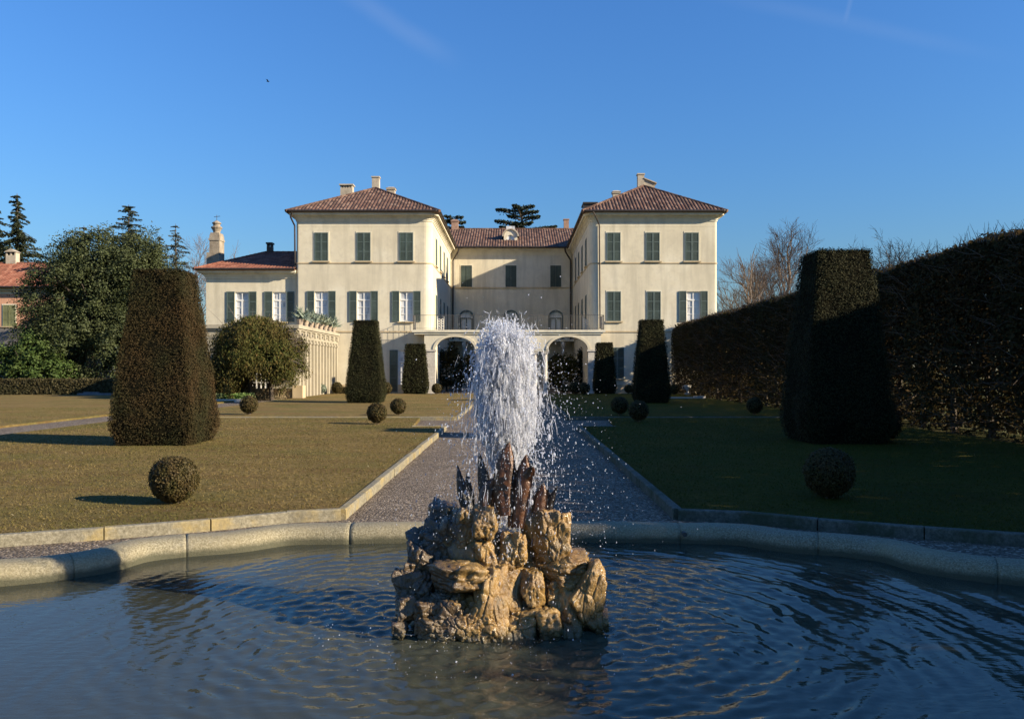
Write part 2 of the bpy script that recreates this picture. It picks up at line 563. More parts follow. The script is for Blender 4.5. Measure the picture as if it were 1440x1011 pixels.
# ------------------------------------------------------------------ pool outline
half = [(0, 7.80), (.8, 7.79), (1.6, 7.74), (2.15, 7.66), (2.5, 7.36), (2.95, 7.17), (3.22, 6.95), (3.36, 6.60), (3.62, 6.36), (4.1, 6.12), (4.55, 5.72), (4.72, 5.3)]
CY = 5.3
ctrl = half + [(x, 2 * CY - y) for x, y in reversed(half[:-1])]
ctrl = ctrl + [(-x, y) for x, y in reversed(ctrl[1:-1])]


def catmull(c, k):
    out = []
    n = len(c)
    for i in range(n):
        p0, p1, p2, p3 = (np.array(c[(i + j - 1) % n]) for j in range(4))
        for j in range(k):
            t = j / k
            out.append(tuple(.5 * ((2 * p1) + (-p0 + p2) * t + (2 * p0 - 5 * p1 + 4 * p2 - p3) * t * t + (-p0 + 3 * p1 - 3 * p2 + p3) * t ** 3)))
    return out


OUT = catmull(ctrl, 14)


def offset(poly, d):
    res = []
    n = len(poly)
    for i in range(n):
        a, b = poly[i - 2], poly[(i + 2) % n]
        t = Vector((b[0] - a[0], b[1] - a[1])).normalized()
        nrm = Vector((-t.y, t.x))
        c = Vector((poly[i][0], poly[i][1] - CY))
        if nrm.dot(c) < 0: nrm = -nrm
        res.append((poly[i][0] + nrm.x * d, poly[i][1] + nrm.y * d))
    return res


def inside(poly, x, y):
    """vectorised point in polygon"""
    r = np.zeros(x.shape, bool)
    n = len(poly)
    j = n - 1
    for i in range(n):
        xi, yi = poly[i]; xj, yj = poly[j]
        if yi != yj:
            c = ((yi > y) != (yj > y)) & (x < (xj - xi) * (y - yi) / (yj - yi) + xi)
            r ^= c
        j = i
    return r


def build_pool():
    pool = thing('pool_basin', (0, CY, 0), 'lobed fountain pool with a rounded pale granite rim', 'pool')
    # rim swept along the outline
    W = .17
    prof = []
    for k in range(13):
        a = PI * k / 12
        # squared round top
        cx = -math.cos(a); sx_ = math.sin(a)
        e = .62
        prof.append((W * math.copysign(abs(cx) ** e, cx), -.02 + .175 * abs(sx_) ** e))
    prof = [(-W, -.40)] + prof + [(W, -.06)]
    n = len(OUT)
    joints = set()
    acc, nxt = 0.0, .35
    for i in range(n):
        a, b = OUT[i], OUT[(i + 1) % n]
        acc += math.hypot(b[0] - a[0], b[1] - a[1])
        if acc > nxt:
            joints.add(i); nxt += random.uniform(1.0, 1.5)
    mb = MB()
    rings = []
    pts = []
    for i in range(n):
        if i in joints:
            a, b = OUT[i], OUT[(i + 1) % n]
            for t, sh in ((0, 1), (.12, .93), (.2, .93), (.32, 1)):
                pts.append((i + t, sh))
        else:
            pts.append((i, 1))
    off_cache = {}
    P2 = np.array(OUT)
    tan = np.roll(P2, -1, 0) - np.roll(P2, 1, 0)
    tan /= np.linalg.norm(tan, axis=1, keepdims=True)
    nor = np.stack([tan[:, 1], -tan[:, 0]], 1)
    sgn = np.sign((nor * (P2 - np.array([0, CY]))).sum(1))
    nor *= np.where(sgn == 0, 1, sgn)[:, None]
    m = len(prof)
    for (q, sh) in pts:
        i = int(q); t = q - i
        j = (i + 1) % n
        c = P2[i] * (1 - t) + P2[j] * t
        nn = nor[i] * (1 - t) + nor[j] * t
        nn = nn / np.linalg.norm(nn)
        for (w, z) in prof:
            ww, zz = w * sh, z * (sh if z > 0 else 1)
            x, y = c[0] + nn[0] * ww, c[1] + nn[1] * ww
            zz += .006 * mnoise.noise(Vector((x * 2.5, y * 2.5, zz * 4)))
            mb.v.append((x, y, zz))
    L = len(pts)
    for i in range(L):
        i2 = (i + 1) % L
        for j in range(m - 1):
            mb.f.append((i * m + j, i2 * m + j, i2 * m + j + 1, i * m + j + 1))
    mb.build('rim', M['granite'], pool, smooth=True)
    # floor
    inn = offset(OUT, -.05)
    fl = MB()
    fl.v = [(x, y, -.38) for x, y in inn]
    fl.f = [tuple(t) for t in tessellate_polygon([[Vector((x, y, 0)) for x, y in inn]])]
    fl.build('pool_floor', M['pool_floor'], pool)
    # overflow hole in the rim
    p = at(962, 747, 7.57)
    mb = MB().tube([(p.x, 7.53, .09), (p.x, 7.62, .09)], .022, 10)
    mb.build('overflow_pipe', M['dark_wood'], pool)
    # water surface: rings from many drop impacts
    st = .021
    xs = np.arange(-4.8, 4.81, st)
    ys = np.arange(2.7, 8.0, st)
    X, Y = np.meshgrid(xs, ys)
    rng = np.random.default_rng(5)
    H = np.zeros_like(X)
    r0 = np.hypot(X - .0, Y - CY)
    side = 1 / (1 + np.exp(-(X - .6) * 1.7))          # breeze and spray fall mostly to the right
    calm = 1 / (1 + np.exp(-(X + 2.3) * 2.4))         # sheltered water at the left
    
    for k in range(90):
        th = rng.uniform(0, 2 * PI); rr = abs(rng.normal(0, .55)) + .45
        cx, cy = math.cos(th) * rr, CY + math.sin(th) * rr
        r = np.hypot(X - cx, Y - cy) + .02
        lam = rng.uniform(.06, .17)
        A = .0011 * (lam / .12) * rng.uniform(.5, 1.4)
        H += A * np.sin(2 * PI * r / lam + rng.uniform(0, 6.3)) * np.exp(-r / rng.uniform(.7, 2.0)) * (.15 + .85 * calm)
    ang = np.arctan2(Y - CY, X)
    for lam, A in ((.09, .00085), (.13, .0014), (.18, .0019), (.34, .0044), (.25, .0026), (.52, .0052), (.42, .0040), (.75, .0040)):
        wob = .9 * np.sin(X * 1.3 + lam * 20) + .8 * np.sin(Y * 1.7 + lam * 31) + .5 * np.sin(X * 3.3 - Y * 2.6) + .35 * np.sin(X * 5.1 + Y * 4.7 + lam * 9)
        env = np.exp(-np.maximum(r0 - 1.0, 0) / 3.2) * (.08 + .42 * calm + .60 * side) * np.clip((r0 - .5) / .8, .2, 1)
        amp = .55 + .45 * np.sin(ang * 4 + lam * 40 + .8 * np.sin(r0 * 2.0))
        H += A * np.sin(2 * PI * r0 / lam + wob * 1.6) * env * amp
    for k in range(26):
        a = rng.uniform(0, 2 * PI); lam = rng.uniform(.35, 1.1)
        H += .00016 * (lam / .4) * np.sin(2 * PI * (X * math.cos(a) + Y * math.sin(a)) / lam + rng.uniform(0, 6.3)) * (.25 + 1.1 * side)
    ny, nx = X.shape
    keep = inside(OUT, X, Y)
    V = np.stack([X, Y, H - .005], -1).reshape(-1, 3)
    I = np.arange(nx * ny).reshape(ny, nx)
    kq = keep[:-1, :-1] & keep[1:, :-1] & keep[:-1, 1:] & keep[1:, 1:]
    Q = np.stack([I[:-1, :-1][kq], I[:-1, 1:][kq], I[1:, 1:][kq], I[1:, :-1][kq]], 1)
    o = np_mesh('water', V, [Q], [M['water']], None, (0, CY, 0), smooth=True)
    tag(o, kind='structure', label='dark rippled water filling the fountain pool', cat='water')


build_pool()

# ------------------------------------------------------------------ ground, paths, lawns, kerbs


def sheet(name, outer, holes, z, m, label, cat):
    loops = [[Vector((x, y, 0)) for x, y in outer]] + [[Vector((x, y, 0)) for x, y in h] for h in holes]
    mb = MB()
    mb.v = [(p.x, p.y, z) for lp in loops for p in lp]
    mb.f = [tuple(t) for t in tessellate_polygon(loops)]
    o = mb.build(name, m)
    return tag(o, label, cat, kind='structure')


BIG = 1500
hole = OUT[::3]
sheet('ground', [(-BIG, -300), (BIG, -300), (BIG, 2500), (-BIG, 2500)], [hole], -.03, M['ground'], 'park ground running out to the horizon', 'ground')
sheet('gravel', [(-16, -8), (10.9, -8), (10.9, 75), (-16, 75)], [hole], 0.0, M['gravel'], 'grey gravel round the pool and up to the villa', 'gravel')

PL, PR = -1.86, 1.76
NY0, NY1 = 22.0, 26.3


def lawn_poly(s):
    e = PL if s < 0 else PR
    arc = [(e, 8.78), (s * 2.4, 8.62), (s * 3.05, 8.2), (s * 3.9, 7.78), (s * 4.75, 7.42), (s * 5.6, 6.7), (s * 6.2, 5.4), (s * 6.4, 3.0), (s * 6.4, -7)]
    xo = -12.0 if s < 0 else 10.4
    near = arc + [(xo, -7), (xo, NY1 - .25), (s * 3.0, NY1 - .25), (s * 2.75, NY0), (e, NY0)]
    far = [(e, NY1), (e, 53.2), (xo, 53.2), (xo, NY1)]
    return arc, near, far, xo, e


def kerb_line(pts, name, label, w=.10, h=.116):
    mb = MB()
    for a, b in zip(pts[:-1], pts[1:]):
        a, b = Vector(a), Vector(b)
        L = (b - a).length
        t = (b - a) / L
        nrm = Vector((-t.y, t.x))
        k = max(1, round(L / 1.25))
        for i in range(k):
            s0, s1 = L * i / k + .004, L * (i + 1) / k - .004
            p, q = a + t * s0, a + t * s1
            hh = h + random.uniform(-.006, .006)
            lat = random.uniform(-.005, .005)
            c = .012
            q4 = [(p - nrm * (w / 2 + lat), q - nrm * (w / 2 + lat)), (p + nrm * (w / 2 - lat), q + nrm * (w / 2 - lat))]
            (A, B), (Dd, Cc) = q4
            vs = []
            for z, ins in ((-.03, 0), (hh - c, 0), (hh, c)):
                vs += [(A.x + nrm.x * ins, A.y + nrm.y * ins, z), (B.x + nrm.x * ins, B.y + nrm.y * ins, z), (Cc.x - nrm.x * ins, Cc.y - nrm.y * ins, z), (Dd.x - nrm.x * ins, Dd.y - nrm.y * ins, z)]
            fs = []
            for l in (0, 4):
                for j in range(4):
                    fs.append((l + j, l + (j + 1) % 4, l + 4 + (j + 1) % 4, l + 4 + j))
            fs.append((8, 9, 10, 11))
            mb.add(vs, fs)
    return tag(mb.build(name, M['kerb_shaded' if 'shaded' in label else 'kerb']), label, 'kerb', kind='structure')


def grass(name, poly, n, z, m, label, yr, pw, seed, xr=None):
    rng = np.random.default_rng(seed)
    xs = [p[0] for p in poly]
    y0, y1 = yr
    u = rng.random(n * 3)
    y = y0 + (y1 - y0) * u ** pw
    x0, x1 = xr or (min(xs), max(xs))
    x = rng.uniform(x0, x1, n * 3)
    k = inside(poly, x, y)
    x, y = x[k][:n], y[k][:n]
    n = len(x)
    a = rng.uniform(0, 2 * PI, n)
    w = rng.uniform(.004, .009, n) * (1 + (y - y0) * .04)
    h = rng.uniform(.008, .024, n)
    lean = rng.normal(0, .02, (n, 2))
    V = np.empty((n, 3, 3))
    V[:, 0] = np.stack([x - np.cos(a) * w, y - np.sin(a) * w, np.full(n, z - .004)], 1)
    V[:, 1] = np.stack([x + np.cos(a) * w, y + np.sin(a) * w, np.full(n, z - .004)], 1)
    V[:, 2] = np.stack([x + lean[:, 0], y + lean[:, 1], z + h], 1)
    o = np_mesh(name, V.reshape(-1, 3), [np.arange(n * 3).reshape(-1, 3)], [m], None, (float(x.mean()), float(y.mean()), z))
    return tag(o, label, 'grass', kind='stuff')


def inset_lawn(poly):
    return poly


for s in (-1, 1):
    arc, near, far, xo, e = lawn_poly(s)
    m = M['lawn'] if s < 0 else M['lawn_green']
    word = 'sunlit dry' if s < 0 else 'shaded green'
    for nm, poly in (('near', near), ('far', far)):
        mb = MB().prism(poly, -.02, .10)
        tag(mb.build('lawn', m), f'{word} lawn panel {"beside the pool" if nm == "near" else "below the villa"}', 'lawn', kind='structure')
    k = .075
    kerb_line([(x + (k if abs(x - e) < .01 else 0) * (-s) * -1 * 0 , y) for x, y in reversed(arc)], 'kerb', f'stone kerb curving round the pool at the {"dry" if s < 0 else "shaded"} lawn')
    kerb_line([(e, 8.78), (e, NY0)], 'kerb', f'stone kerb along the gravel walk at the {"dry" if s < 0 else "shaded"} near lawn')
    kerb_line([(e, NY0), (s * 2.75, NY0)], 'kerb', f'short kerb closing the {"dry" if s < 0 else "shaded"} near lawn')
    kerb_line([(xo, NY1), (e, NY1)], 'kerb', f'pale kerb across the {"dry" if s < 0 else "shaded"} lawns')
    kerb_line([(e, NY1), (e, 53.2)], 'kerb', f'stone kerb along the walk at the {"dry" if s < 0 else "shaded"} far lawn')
    inner = near
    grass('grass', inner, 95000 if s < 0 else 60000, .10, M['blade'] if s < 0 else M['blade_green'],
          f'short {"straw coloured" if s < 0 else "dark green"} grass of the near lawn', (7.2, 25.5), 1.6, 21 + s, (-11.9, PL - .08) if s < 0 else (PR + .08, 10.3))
tag(MB().prism([(-40, 9), (-14.25, 9), (-14.25, 51.8), (-40, 51.8)], -.02, .06).build('lawn', M['lawn']), 'dry lawn beyond the side path', 'lawn', kind='structure')
grass('grass', [(-22, 14), (-14.3, 14), (-14.3, 34), (-22, 34)], 26000, .06, M['blade'], 'short straw coloured grass beyond the side path', (15, 34), 1.3, 77)

rng = np.random.default_rng(404)
n = 320
lx, ly = rng.uniform(-11.5, -2.0, n), 7.6 + 18 * rng.random(n) ** 1.8
ok = inside(lawn_poly(-1)[1], lx, ly)
lx, ly = lx[ok], ly[ok]
V, Q = leaf_quads(np.stack([lx, ly, np.full(len(lx),   .118)], 1), np.tile([[0, 0, 1.0]], (len(lx), 1)), .034, .6, .35, rng)
tag(np_mesh('fallen_leaves', V, [Q], [M['dead']], None, (-6, 15, .1)), 'dry fallen leaves scattered over the sunlit lawn', 'leaves', kind='stuff')

# ------------------------------------------------------------------ topiary


def core_grid(prof, square, seg, cx, cy, z0, amp, seed, fr):
    """surface of revolution (square or round) as a noisy core"""
    V, Q = [], []
    for (w, z) in prof:
        for j in range(seg):
            a = 2 * PI * j / seg + PI / 4
            if square:
                c, s_ = math.cos(a), math.sin(a)
                k = 1 / max(abs(c), abs(s_))
                # softened corner
                k = min(k, 1.36)
                x, y = c * k * w, s_ * k * w
            else:
                x, y = math.cos(a) * w, math.sin(a) * w
            d = 1 + amp * mnoise.noise(Vector((x * fr + seed, y * fr, z * fr)))
            V.append((cx + x * d, cy + y * d, z0 + z))
    n = len(prof)
    for i in range(n - 1):
        for j in range(seg):
            j2 = (j + 1) % seg
            Q.append((i * seg + j, i * seg + j2, (i + 1) * seg + j2, (i + 1) * seg + j))
    V.append((cx, cy, z0 + prof[-1][1]))
    top = len(V) - 1
    T = [((n - 1) * seg + j, (n - 1) * seg + (j + 1) % seg, top) for j in range(seg)]
    return np.array(V), np.array(Q, np.int32), np.array(T, np.int32)


def topiary(px, Y, wb, wt, h, nleaf, lsize, label, mat, seed, bulge=None):
    x = (px - 723) * Y / F
    z0 = .08
    t = thing('topiary_yew', (x, Y, z0), label, 'topiary', 'clipped yew pyramids flanking the walk')
    rng = np.random.default_rng(seed)
    hb, ht = wb / 2, wt / 2

    def hw(z):
        u = np.clip(z / h, 0, 1)
        w = hb + (ht - hb) * np.clip((u - .14) / .86, 0, 1)
        low = .84 + .16 * np.sin(np.clip(u / .14, 0, 1) * PI / 2)
        return w * low
    zs = [0.0, .05, .1, .18, .3, .45, .6] + [h * k for k in np.linspace(.22, .985, 16)] + [h - .01]
    zs = sorted(z for z in set(zs) if z < h)
    prof = [(float(hw(np.array(z))) - .035, z) for z in zs] + [(ht - .09, h)]
    CV, CQ, CT = core_grid(prof, True, 48, x, Y, z0, .05, seed, 2.3)
    n = nleaf
    z = h * (1 - np.sqrt(rng.random(n)) * 1.0)
    z = rng.uniform(0, h, n)
    acc = rng.random(n) < hw(z) / hb
    z = z[acc]; n = len(z)
    w = hw(z)
    f = rng.integers(0, 4, n)
    u = rng.uniform(-1, 1, n)
    nx = np.array([1, 0, -1, 0])[f]; ny = np.array([0, 1, 0, -1])[f]
    lump = np.array([mnoise.noise(Vector((a * 1.7 + seed, b * 1.7 + c, d * 1.7))) for a, b, c, d in zip(u * w, f * 3.1, f * 0.0, z)])
    off = w - .012 + rng.normal(0, .028, n) + lump * .07
    corner = np.where(np.abs(u) > .93, -.03, 0)
    X = x + nx * (off + corner) - ny * u * w
    Yy = Y + ny * (off + corner) + nx * u * w
    P = np.stack([X, Yy, z0 + z], 1)
    N = np.stack([nx + 0 * z, ny + 0 * z, np.full(n, .15)], 1).astype(float)
    nt = int(nleaf * .1)
    Pt = np.stack([x + rng.uniform(-ht, ht, nt), Y + rng.uniform(-ht, ht, nt), z0 + h + rng.normal(0, .025, nt)], 1)
    Nt = np.tile([[0, 0, 1.0]], (nt, 1))
    P = np.concatenate([P, Pt]); N = np.concatenate([N, Nt])
    if bulge:
        for (bx, by, bz, br) in bulge:
            k = int(nleaf * .07)
            d = unit(rng.normal(0, 1, (k, 3)))
            P = np.concatenate([P, np.array([x + bx, Y + by, z0 + bz]) + d * br * rng.uniform(.75, 1.05, (k, 1))]); N = np.concatenate([N, d])
    V, Q = leaf_quads(P, N, lsize, .42, .36, rng)
    k = len(CV)
    np_mesh('foliage', np.concatenate([CV, V]), [np.concatenate([CQ, Q + k]), CT], [mat, M['yew_core']], t, (x, Y, z0),
            mi=np.concatenate([np.ones(len(CQ)), np.zeros(len(Q)), np.ones(len(CT))]))
    tr = MB()
    for k in range(5):
        a = k * 1.3
        tr.tube([(x + .1 * math.cos(a), Y + .1 * math.sin(a), z0 - .1), (x + hb * .6 * math.cos(a), Y + hb * .6 * math.sin(a), z0 + .35)], [.05, .03], 6)
    tr.build('trunk', M['bark'], t)
    return t


topiary(234, 17.0, 1.66, .94, 3.54, 105000, .038, 'tall clipped yew pyramid casting a long shadow on the dry lawn, nearest of its row', M['yew'], 1)
topiary(1174, 17.4, 1.80, 1.12, 4.0, 70000, .042, 'tall dark yew pyramid nearest on the shaded lawn, before the big hedge', M['yew_green'], 2, [(1.0, .2, .55, .42), (.95, -.3, .35, .3)])
topiary(515, 38.4, 1.70, 1.04, 3.82, 32000, .06, 'mid distance yew pyramid on the dry lawn before the wing with open shutters', M['yew_green'], 3)
topiary(915.5, 38.4, 1.64, 1.04, 3.85, 26000, .06, 'mid distance yew pyramid on the shaded lawn before the wing with closed shutters', M['yew_green'], 4)
topiary(584.5, 53.4, 1.62, 1.18, 3.22, 7000, .11, 'smallest looking yew pyramid beside the arcade, by the open shuttered door', M['yew_green'], 5)
topiary(850, 53.4, 1.42, 1.0, 3.3, 7000, .11, 'farthest yew pyramid on the shaded side, beside the arcade end pier', M['yew_green'], 6)


def ball(px, Y, r, label, seed, nleaf, lsize, stem=.06, mat=None, sq=1.0):
    x = (px - 723) * Y / F
    z0 = .09
    t = thing('box_ball', (x, Y, z0), label, 'topiary ball', 'round clipped box balls')
    rng = np.random.default_rng(seed)
    cz = z0 + stem + r * sq
    prof = []
    for k in range(13):
        a = -PI / 2 + PI * k / 12
        prof.append((max(.01, r * .90 * math.cos(a)), r * sq * .90 * math.sin(a)))
    CV, CQ, CT = core_grid(prof, False, 24, x, Y, cz, .08, seed, 5)
    d = unit(rng.normal(0, 1, (nleaf, 3)))
    lump = np.array([mnoise.noise(Vector((q[0] * 2.2 + seed, q[1] * 2.2, q[2] * 2.2))) for q in d])
    rr = r * (1 + lump[:, None] * .05) + rng.normal(0, .010, (nleaf, 1))
    P = np.array([x, Y, cz]) + d * rr * np.array([1, 1, sq])
    V, Q = leaf_quads(P, d, lsize, .6, .6, rng)
    k = len(CV)
    np_mesh('foliage', np.concatenate([CV, V]), [np.concatenate([CQ, Q + k]), CT], [mat or M['box'], M['yew_core']], t, (x, Y, z0),
            mi=np.concatenate([np.ones(len(CQ)), np.zeros(len(Q)), np.ones(len(CT))]))
    tr = MB()
    for k in range(4):
        a = k * 1.6 + seed
        tr.tube([(x + .02 * math.cos(a), Y + .02 * math.sin(a), z0 - .05), (x + r * .35 * math.cos(a), Y + r * .35 * math.sin(a), z0 + stem + r * .35)], [.016, .010], 6)
    tr.build('trunk', M['bark_pale'], t)
    return t


ball(245, 9.25, .252, 'yellowish box ball on the dry lawn by the pool, largest on that side', 31, 11000, .026, stem=.03)
ball(1166, 9.65, .278, 'dark box ball before the big yew pyramid on the shaded lawn, largest of all', 32, 11000, .026, stem=.03)
ball(530, 22.9, .27, 'box ball in front of the pale cross kerb on the dry lawn', 33, 3000, .045)
ball(560, 27.4, .255, 'box ball just behind the pale cross kerb, beside the mid distance pyramid', 34, 2600, .045)
ball(350, 27.8, .295, 'box ball beside the side path, right of the nearest dry lawn pyramid', 35, 2600, .045)
ball(898, 23.9, .285, 'dark box ball at the foot of the mid distance shaded pyramid, lower of a pair', 36, 2600, .045)
ball(871.5, 27.6, .285, 'dark box ball between the gravel walk and its lower neighbour on the shaded lawn', 37, 2400, .045)
ball(1061, 27.8, .265, 'lone dark box ball in front of the hedge, left of the big shaded pyramid', 38, 2400, .045)
ball(474, 52.6, .35, 'green box ball beside the loggia wall and the mid distance pyramid', 39, 1500, .07)
ball(452, 52.2, .30, 'greyish clipped ball at the loggia wall, left of the green one', 40, 1500, .07, mat=M['agave'])
ball(543, 50.5, .36, 'box ball half hidden behind the mid distance dry lawn pyramid', 41, 1200, .07)
ball(614, 52.0, .31, 'box ball at the foot of the first arch of the arcade', 42, 1200, .07)
ball(794, 52.8, .27, 'small dark box ball before the paired columns of the arcade', 43, 1200, .07)
ball(809, 51.2, .38, 'dark box ball left of a touching pair by the far shaded pyramid', 44, 1300, .07)
ball(821.5, 50.6, .36, 'dark box ball right of a touching pair by the far shaded pyramid', 45, 1300, .07)
ball(884, 52.8, .27, 'small dark box ball between the two farther shaded pyramids', 46, 1200, .07)
ball(948, 50.6, .30, 'dark box ball right of the mid distance shaded pyramid, near the stone urn', 47, 1200, .07)

# ------------------------------------------------------------------ hedges


def twigs_mb(mb, P, D, L, r, rng, sides=3):
    for p, d in zip(P, D):
        d = Vector(d).normalized()
        l = L * rng.uniform(.5, 1.4)
        b = Vector(rng.normal(0, .25, 3))
        p = Vector(p)
        mb.tube([p, p + d * l * .5 + b * l * .1, p + (d + b * .5) * l], [r, r * .7, r * .3], sides, False)


def big_hedge():
    t = thing('tall_hedge', (11.9, 26, 0), 'tall rusty brown hornbeam hedge walling the shaded side of the garden', 'hedge')
    rng = np.random.default_rng(61)
    y0, y1 = -6.0, 56.8
    x0, x1, H = 10.62, 12.9, 4.76

    def top(y):
        return H + .04 * np.sin(y * .7) + .04 * np.sin(y * 1.9 + 1)
    parts = []
    # front skin + volume
    for n, mode in ((125000, 'front'), (60000, 'top'), (75000, 'vol'), (26000, 'back'), (22000, 'near')):
        u = rng.random(n)
        y = np.where(rng.random(n) < .9, 14 + (y1 - 14) * u ** 1.25, rng.uniform(y0, y1, n))
        if mode == 'near': y = rng.uniform(y0, 15, n)
        if mode == 'vol': y = rng.uniform(y0, y1, n)
        T = top(y)
        lump = .22 * np.sin(y * 1.3 + 2) + .16 * np.sin(y * 3.1) + .12 * np.sin(y * 7.7)
        if mode == 'front':
            z = rng.random(n) ** .75 * T
            depth = np.abs(rng.normal(0, .22, n))
            rnd = np.clip((z - (T - 1.0)) / 1.0, 0, 1)
            x = x0 + .25 + lump * .35 * (z / T) + depth + .75 * rnd ** 2.2
            N = np.tile([[-1, 0, .3]], (n, 1)).astype(float)
            # gappy lower half
            gap = np.sin(y * 2.9 + np.sin(z * 2.2) * 1.3) + np.sin(y * 6.1 + z * 1.4) * .7 + rng.normal(0, .5, n)
            k = (z > 2.6) | (gap > -.75 + .35 * (2.6 - z) / 2.6)
        elif mode == 'top':
            v = rng.random(n)
            x = x0 + .35 + v * (x1 - x0 - .3)
            z = T - .55 * (np.abs(v - .5) * 2) ** 2.4 + rng.normal(0, .07, n)
            N = np.tile([[0, 0, 1.0]], (n, 1))
            k = np.ones(n, bool)
        elif mode == 'back':
            z = rng.random(n) * (T - .3)
            x = x1 - np.abs(rng.normal(0, .18, n))
            N = np.tile([[1.0, 0, 0]], (n, 1))
            k = np.ones(n, bool)
        else:
            z = rng.random(n) ** .8 * (T - .08)
            x = rng.uniform(x0 + .5, x1 - .2, n)
            N = rng.normal(0, 1, (n, 3))
            k = (z > 1.9) | (rng.random(n) < .42)
            if mode == 'near': k = np.ones(n, bool)
        P = np.stack([x, y, np.maximum(z, .05)], 1)[k]
        parts.append(leaf_quads(P, N[k], .11 if mode in ('front', 'top') else .30 if mode == 'near' else .22, .62, .8, rng))
    V, Q = merge(parts)
    # inner leaf litter core that keeps the hedge dense high up
    np_mesh('foliage', V, [Q], [M['hedge']], t, (11.9, 26, 0))
    mb = MB()
    for k in range(3800):
        y = 14 + (y1 - 14) * rng.random() ** 1.3
        T = float(top(y)); m = rng.random()
        if m < .5:
            p = (rng.uniform(x0 + .5, x1 - .4), y, T - .15); d = (rng.normal(0, .3), rng.normal(0, .35), 1); L, r = .36, .008
        else:
            p = (x0 + .55, y, rng.uniform(.2, T - .4)); d = (-1, rng.normal(0, .8), rng.normal(.3, .5)); L, r = .7, .010
        twigs_mb(mb, [p], [d], L, r, rng)
    mb.build('twigs', M['bark_pale'], t)['kind'] = 'stuff'
    y = 14.5
    while y < 55:
        s = MB()
        x = 11.75 + rng.normal(0, .15)
        s.tube([(x, y, -.05), (x + rng.normal(0, .08), y + rng.normal(0, .1), 1.4), (x + rng.normal(0, .15), y + rng.normal(0, .2), 3.6)], [.085, .065, .03], 7)
        for q in range(5):
            zz = rng.uniform(.5, 2.8)
            s.tube([(x, y, zz), (x - rng.uniform(.2, .75), y + rng.normal(0, .5), zz + rng.uniform(.2, .9))], [.03, .012], 5)
        s.build('trunk', M['bark'], t)
        y += rng.uniform(1.2, 1.8)


big_hedge()


def slab_hedge(name, x0, x1, y0, y1, h, n, ls, mat, label, z0=0.0):
    t = thing(name, ((x0 + x1) / 2, (y0 + y1) / 2, z0), label, 'hedge')
    rng = np.random.default_rng(int(abs(x0 * 7 + y0)))
    P, N = [], []
    for k in range(n):
        f = rng.random()
        lump = rng.normal(0, .035)
        if f < .6:
            P.append((rng.uniform(x0, x1), y0 + lump, z0 + rng.uniform(0, h))); N.append((0, -1, .2))
        elif f < .85:
            P.append((rng.uniform(x0, x1), rng.uniform(y0, y1), z0 + h + lump)); N.append((0, 0, 1))
        else:
            P.append((x1 + lump, rng.uniform(y0, y1), z0 + rng.uniform(0, h))); N.append((1, 0, .2))
    V, Q = leaf_quads(np.array(P), np.array(N, float), ls, .6, .6, rng)
    b = MB().box(x0 + .06, x1 - .06, y0 + .06, y1 - .06, z0 - .1, z0 + h - .05)
    CV = np.array(b.v); CQ = np.array(b.f)
    np_mesh('foliage', np.concatenate([CV, V]), [np.concatenate([CQ, Q + len(CV)])], [mat, M['yew_core']], t, ((x0 + x1) / 2, (y0 + y1) / 2, z0),
            mi=np.concatenate([np.ones(len(CQ)), np.zeros(len(Q))]))
    for k in range(4):
        xx = x0 + (x1 - x0) * (k + .5) / 4
        MB().tube([(xx, (y0 + y1) / 2, z0 - .1), (xx, (y0 + y1) / 2, z0 + h * .6)], [.05, .03], 6).build('stem', M['bark'], t)
    return t


slab_hedge('low_hedge', -37, -24.2, 52.4, 53.3, 1.02, 15000, .12, M['hedge_low'], 'long low clipped hedge in front of the dark evergreen trees')
slab_hedge('low_hedge', -12.05, -9.95, 54.2, 54.9, .45, 1800, .10, M['hedge_low'], 'knee high hedge at the foot of the loggia wall')

# ------------------------------------------------------------------ villa
VILLA = thing('villa', (0, 57, 0), 'long cream villa with two hipped tile roofed wings, arcade and green shutters', 'building')
FRONT = ((1, 0), (0, -1))


def wall(O, u, n, poly, holes, reveal, m, name='wall', parent=VILLA, label=None):
    """flat wall from an outline and hole loops given in (u,z)"""
    loops = [[Vector((a, b, 0)) for a, b in poly]] + [[Vector((a, b, 0)) for a, b in h] for h in holes]
    P = lambda a, z, d=0.0: (O[0] + u[0] * a - n[0] * d, O[1] + u[1] * a - n[1] * d, z)
    mb = MB()
    mb.v = [P(p.x, p.y) for lp in loops for p in lp]
    mb.f = [tuple(t) for t in tessellate_polygon(loops)]
    for h in holes:
        k = len(mb.v)
        m_ = len(h)
        mb.v += [P(a, z) for a, z in h] + [P(a, z, reveal) for a, z in h]
        for i in range(m_):
            j = (i + 1) % m_
            mb.f.append((k + i, k + j, k + m_ + j, k + m_ + i))
    return mb.build(name, m, parent, label=label)


def rect(a0, a1, z0, z1):
    return [(a0, z0), (a1, z0), (a1, z1), (a0, z1)]


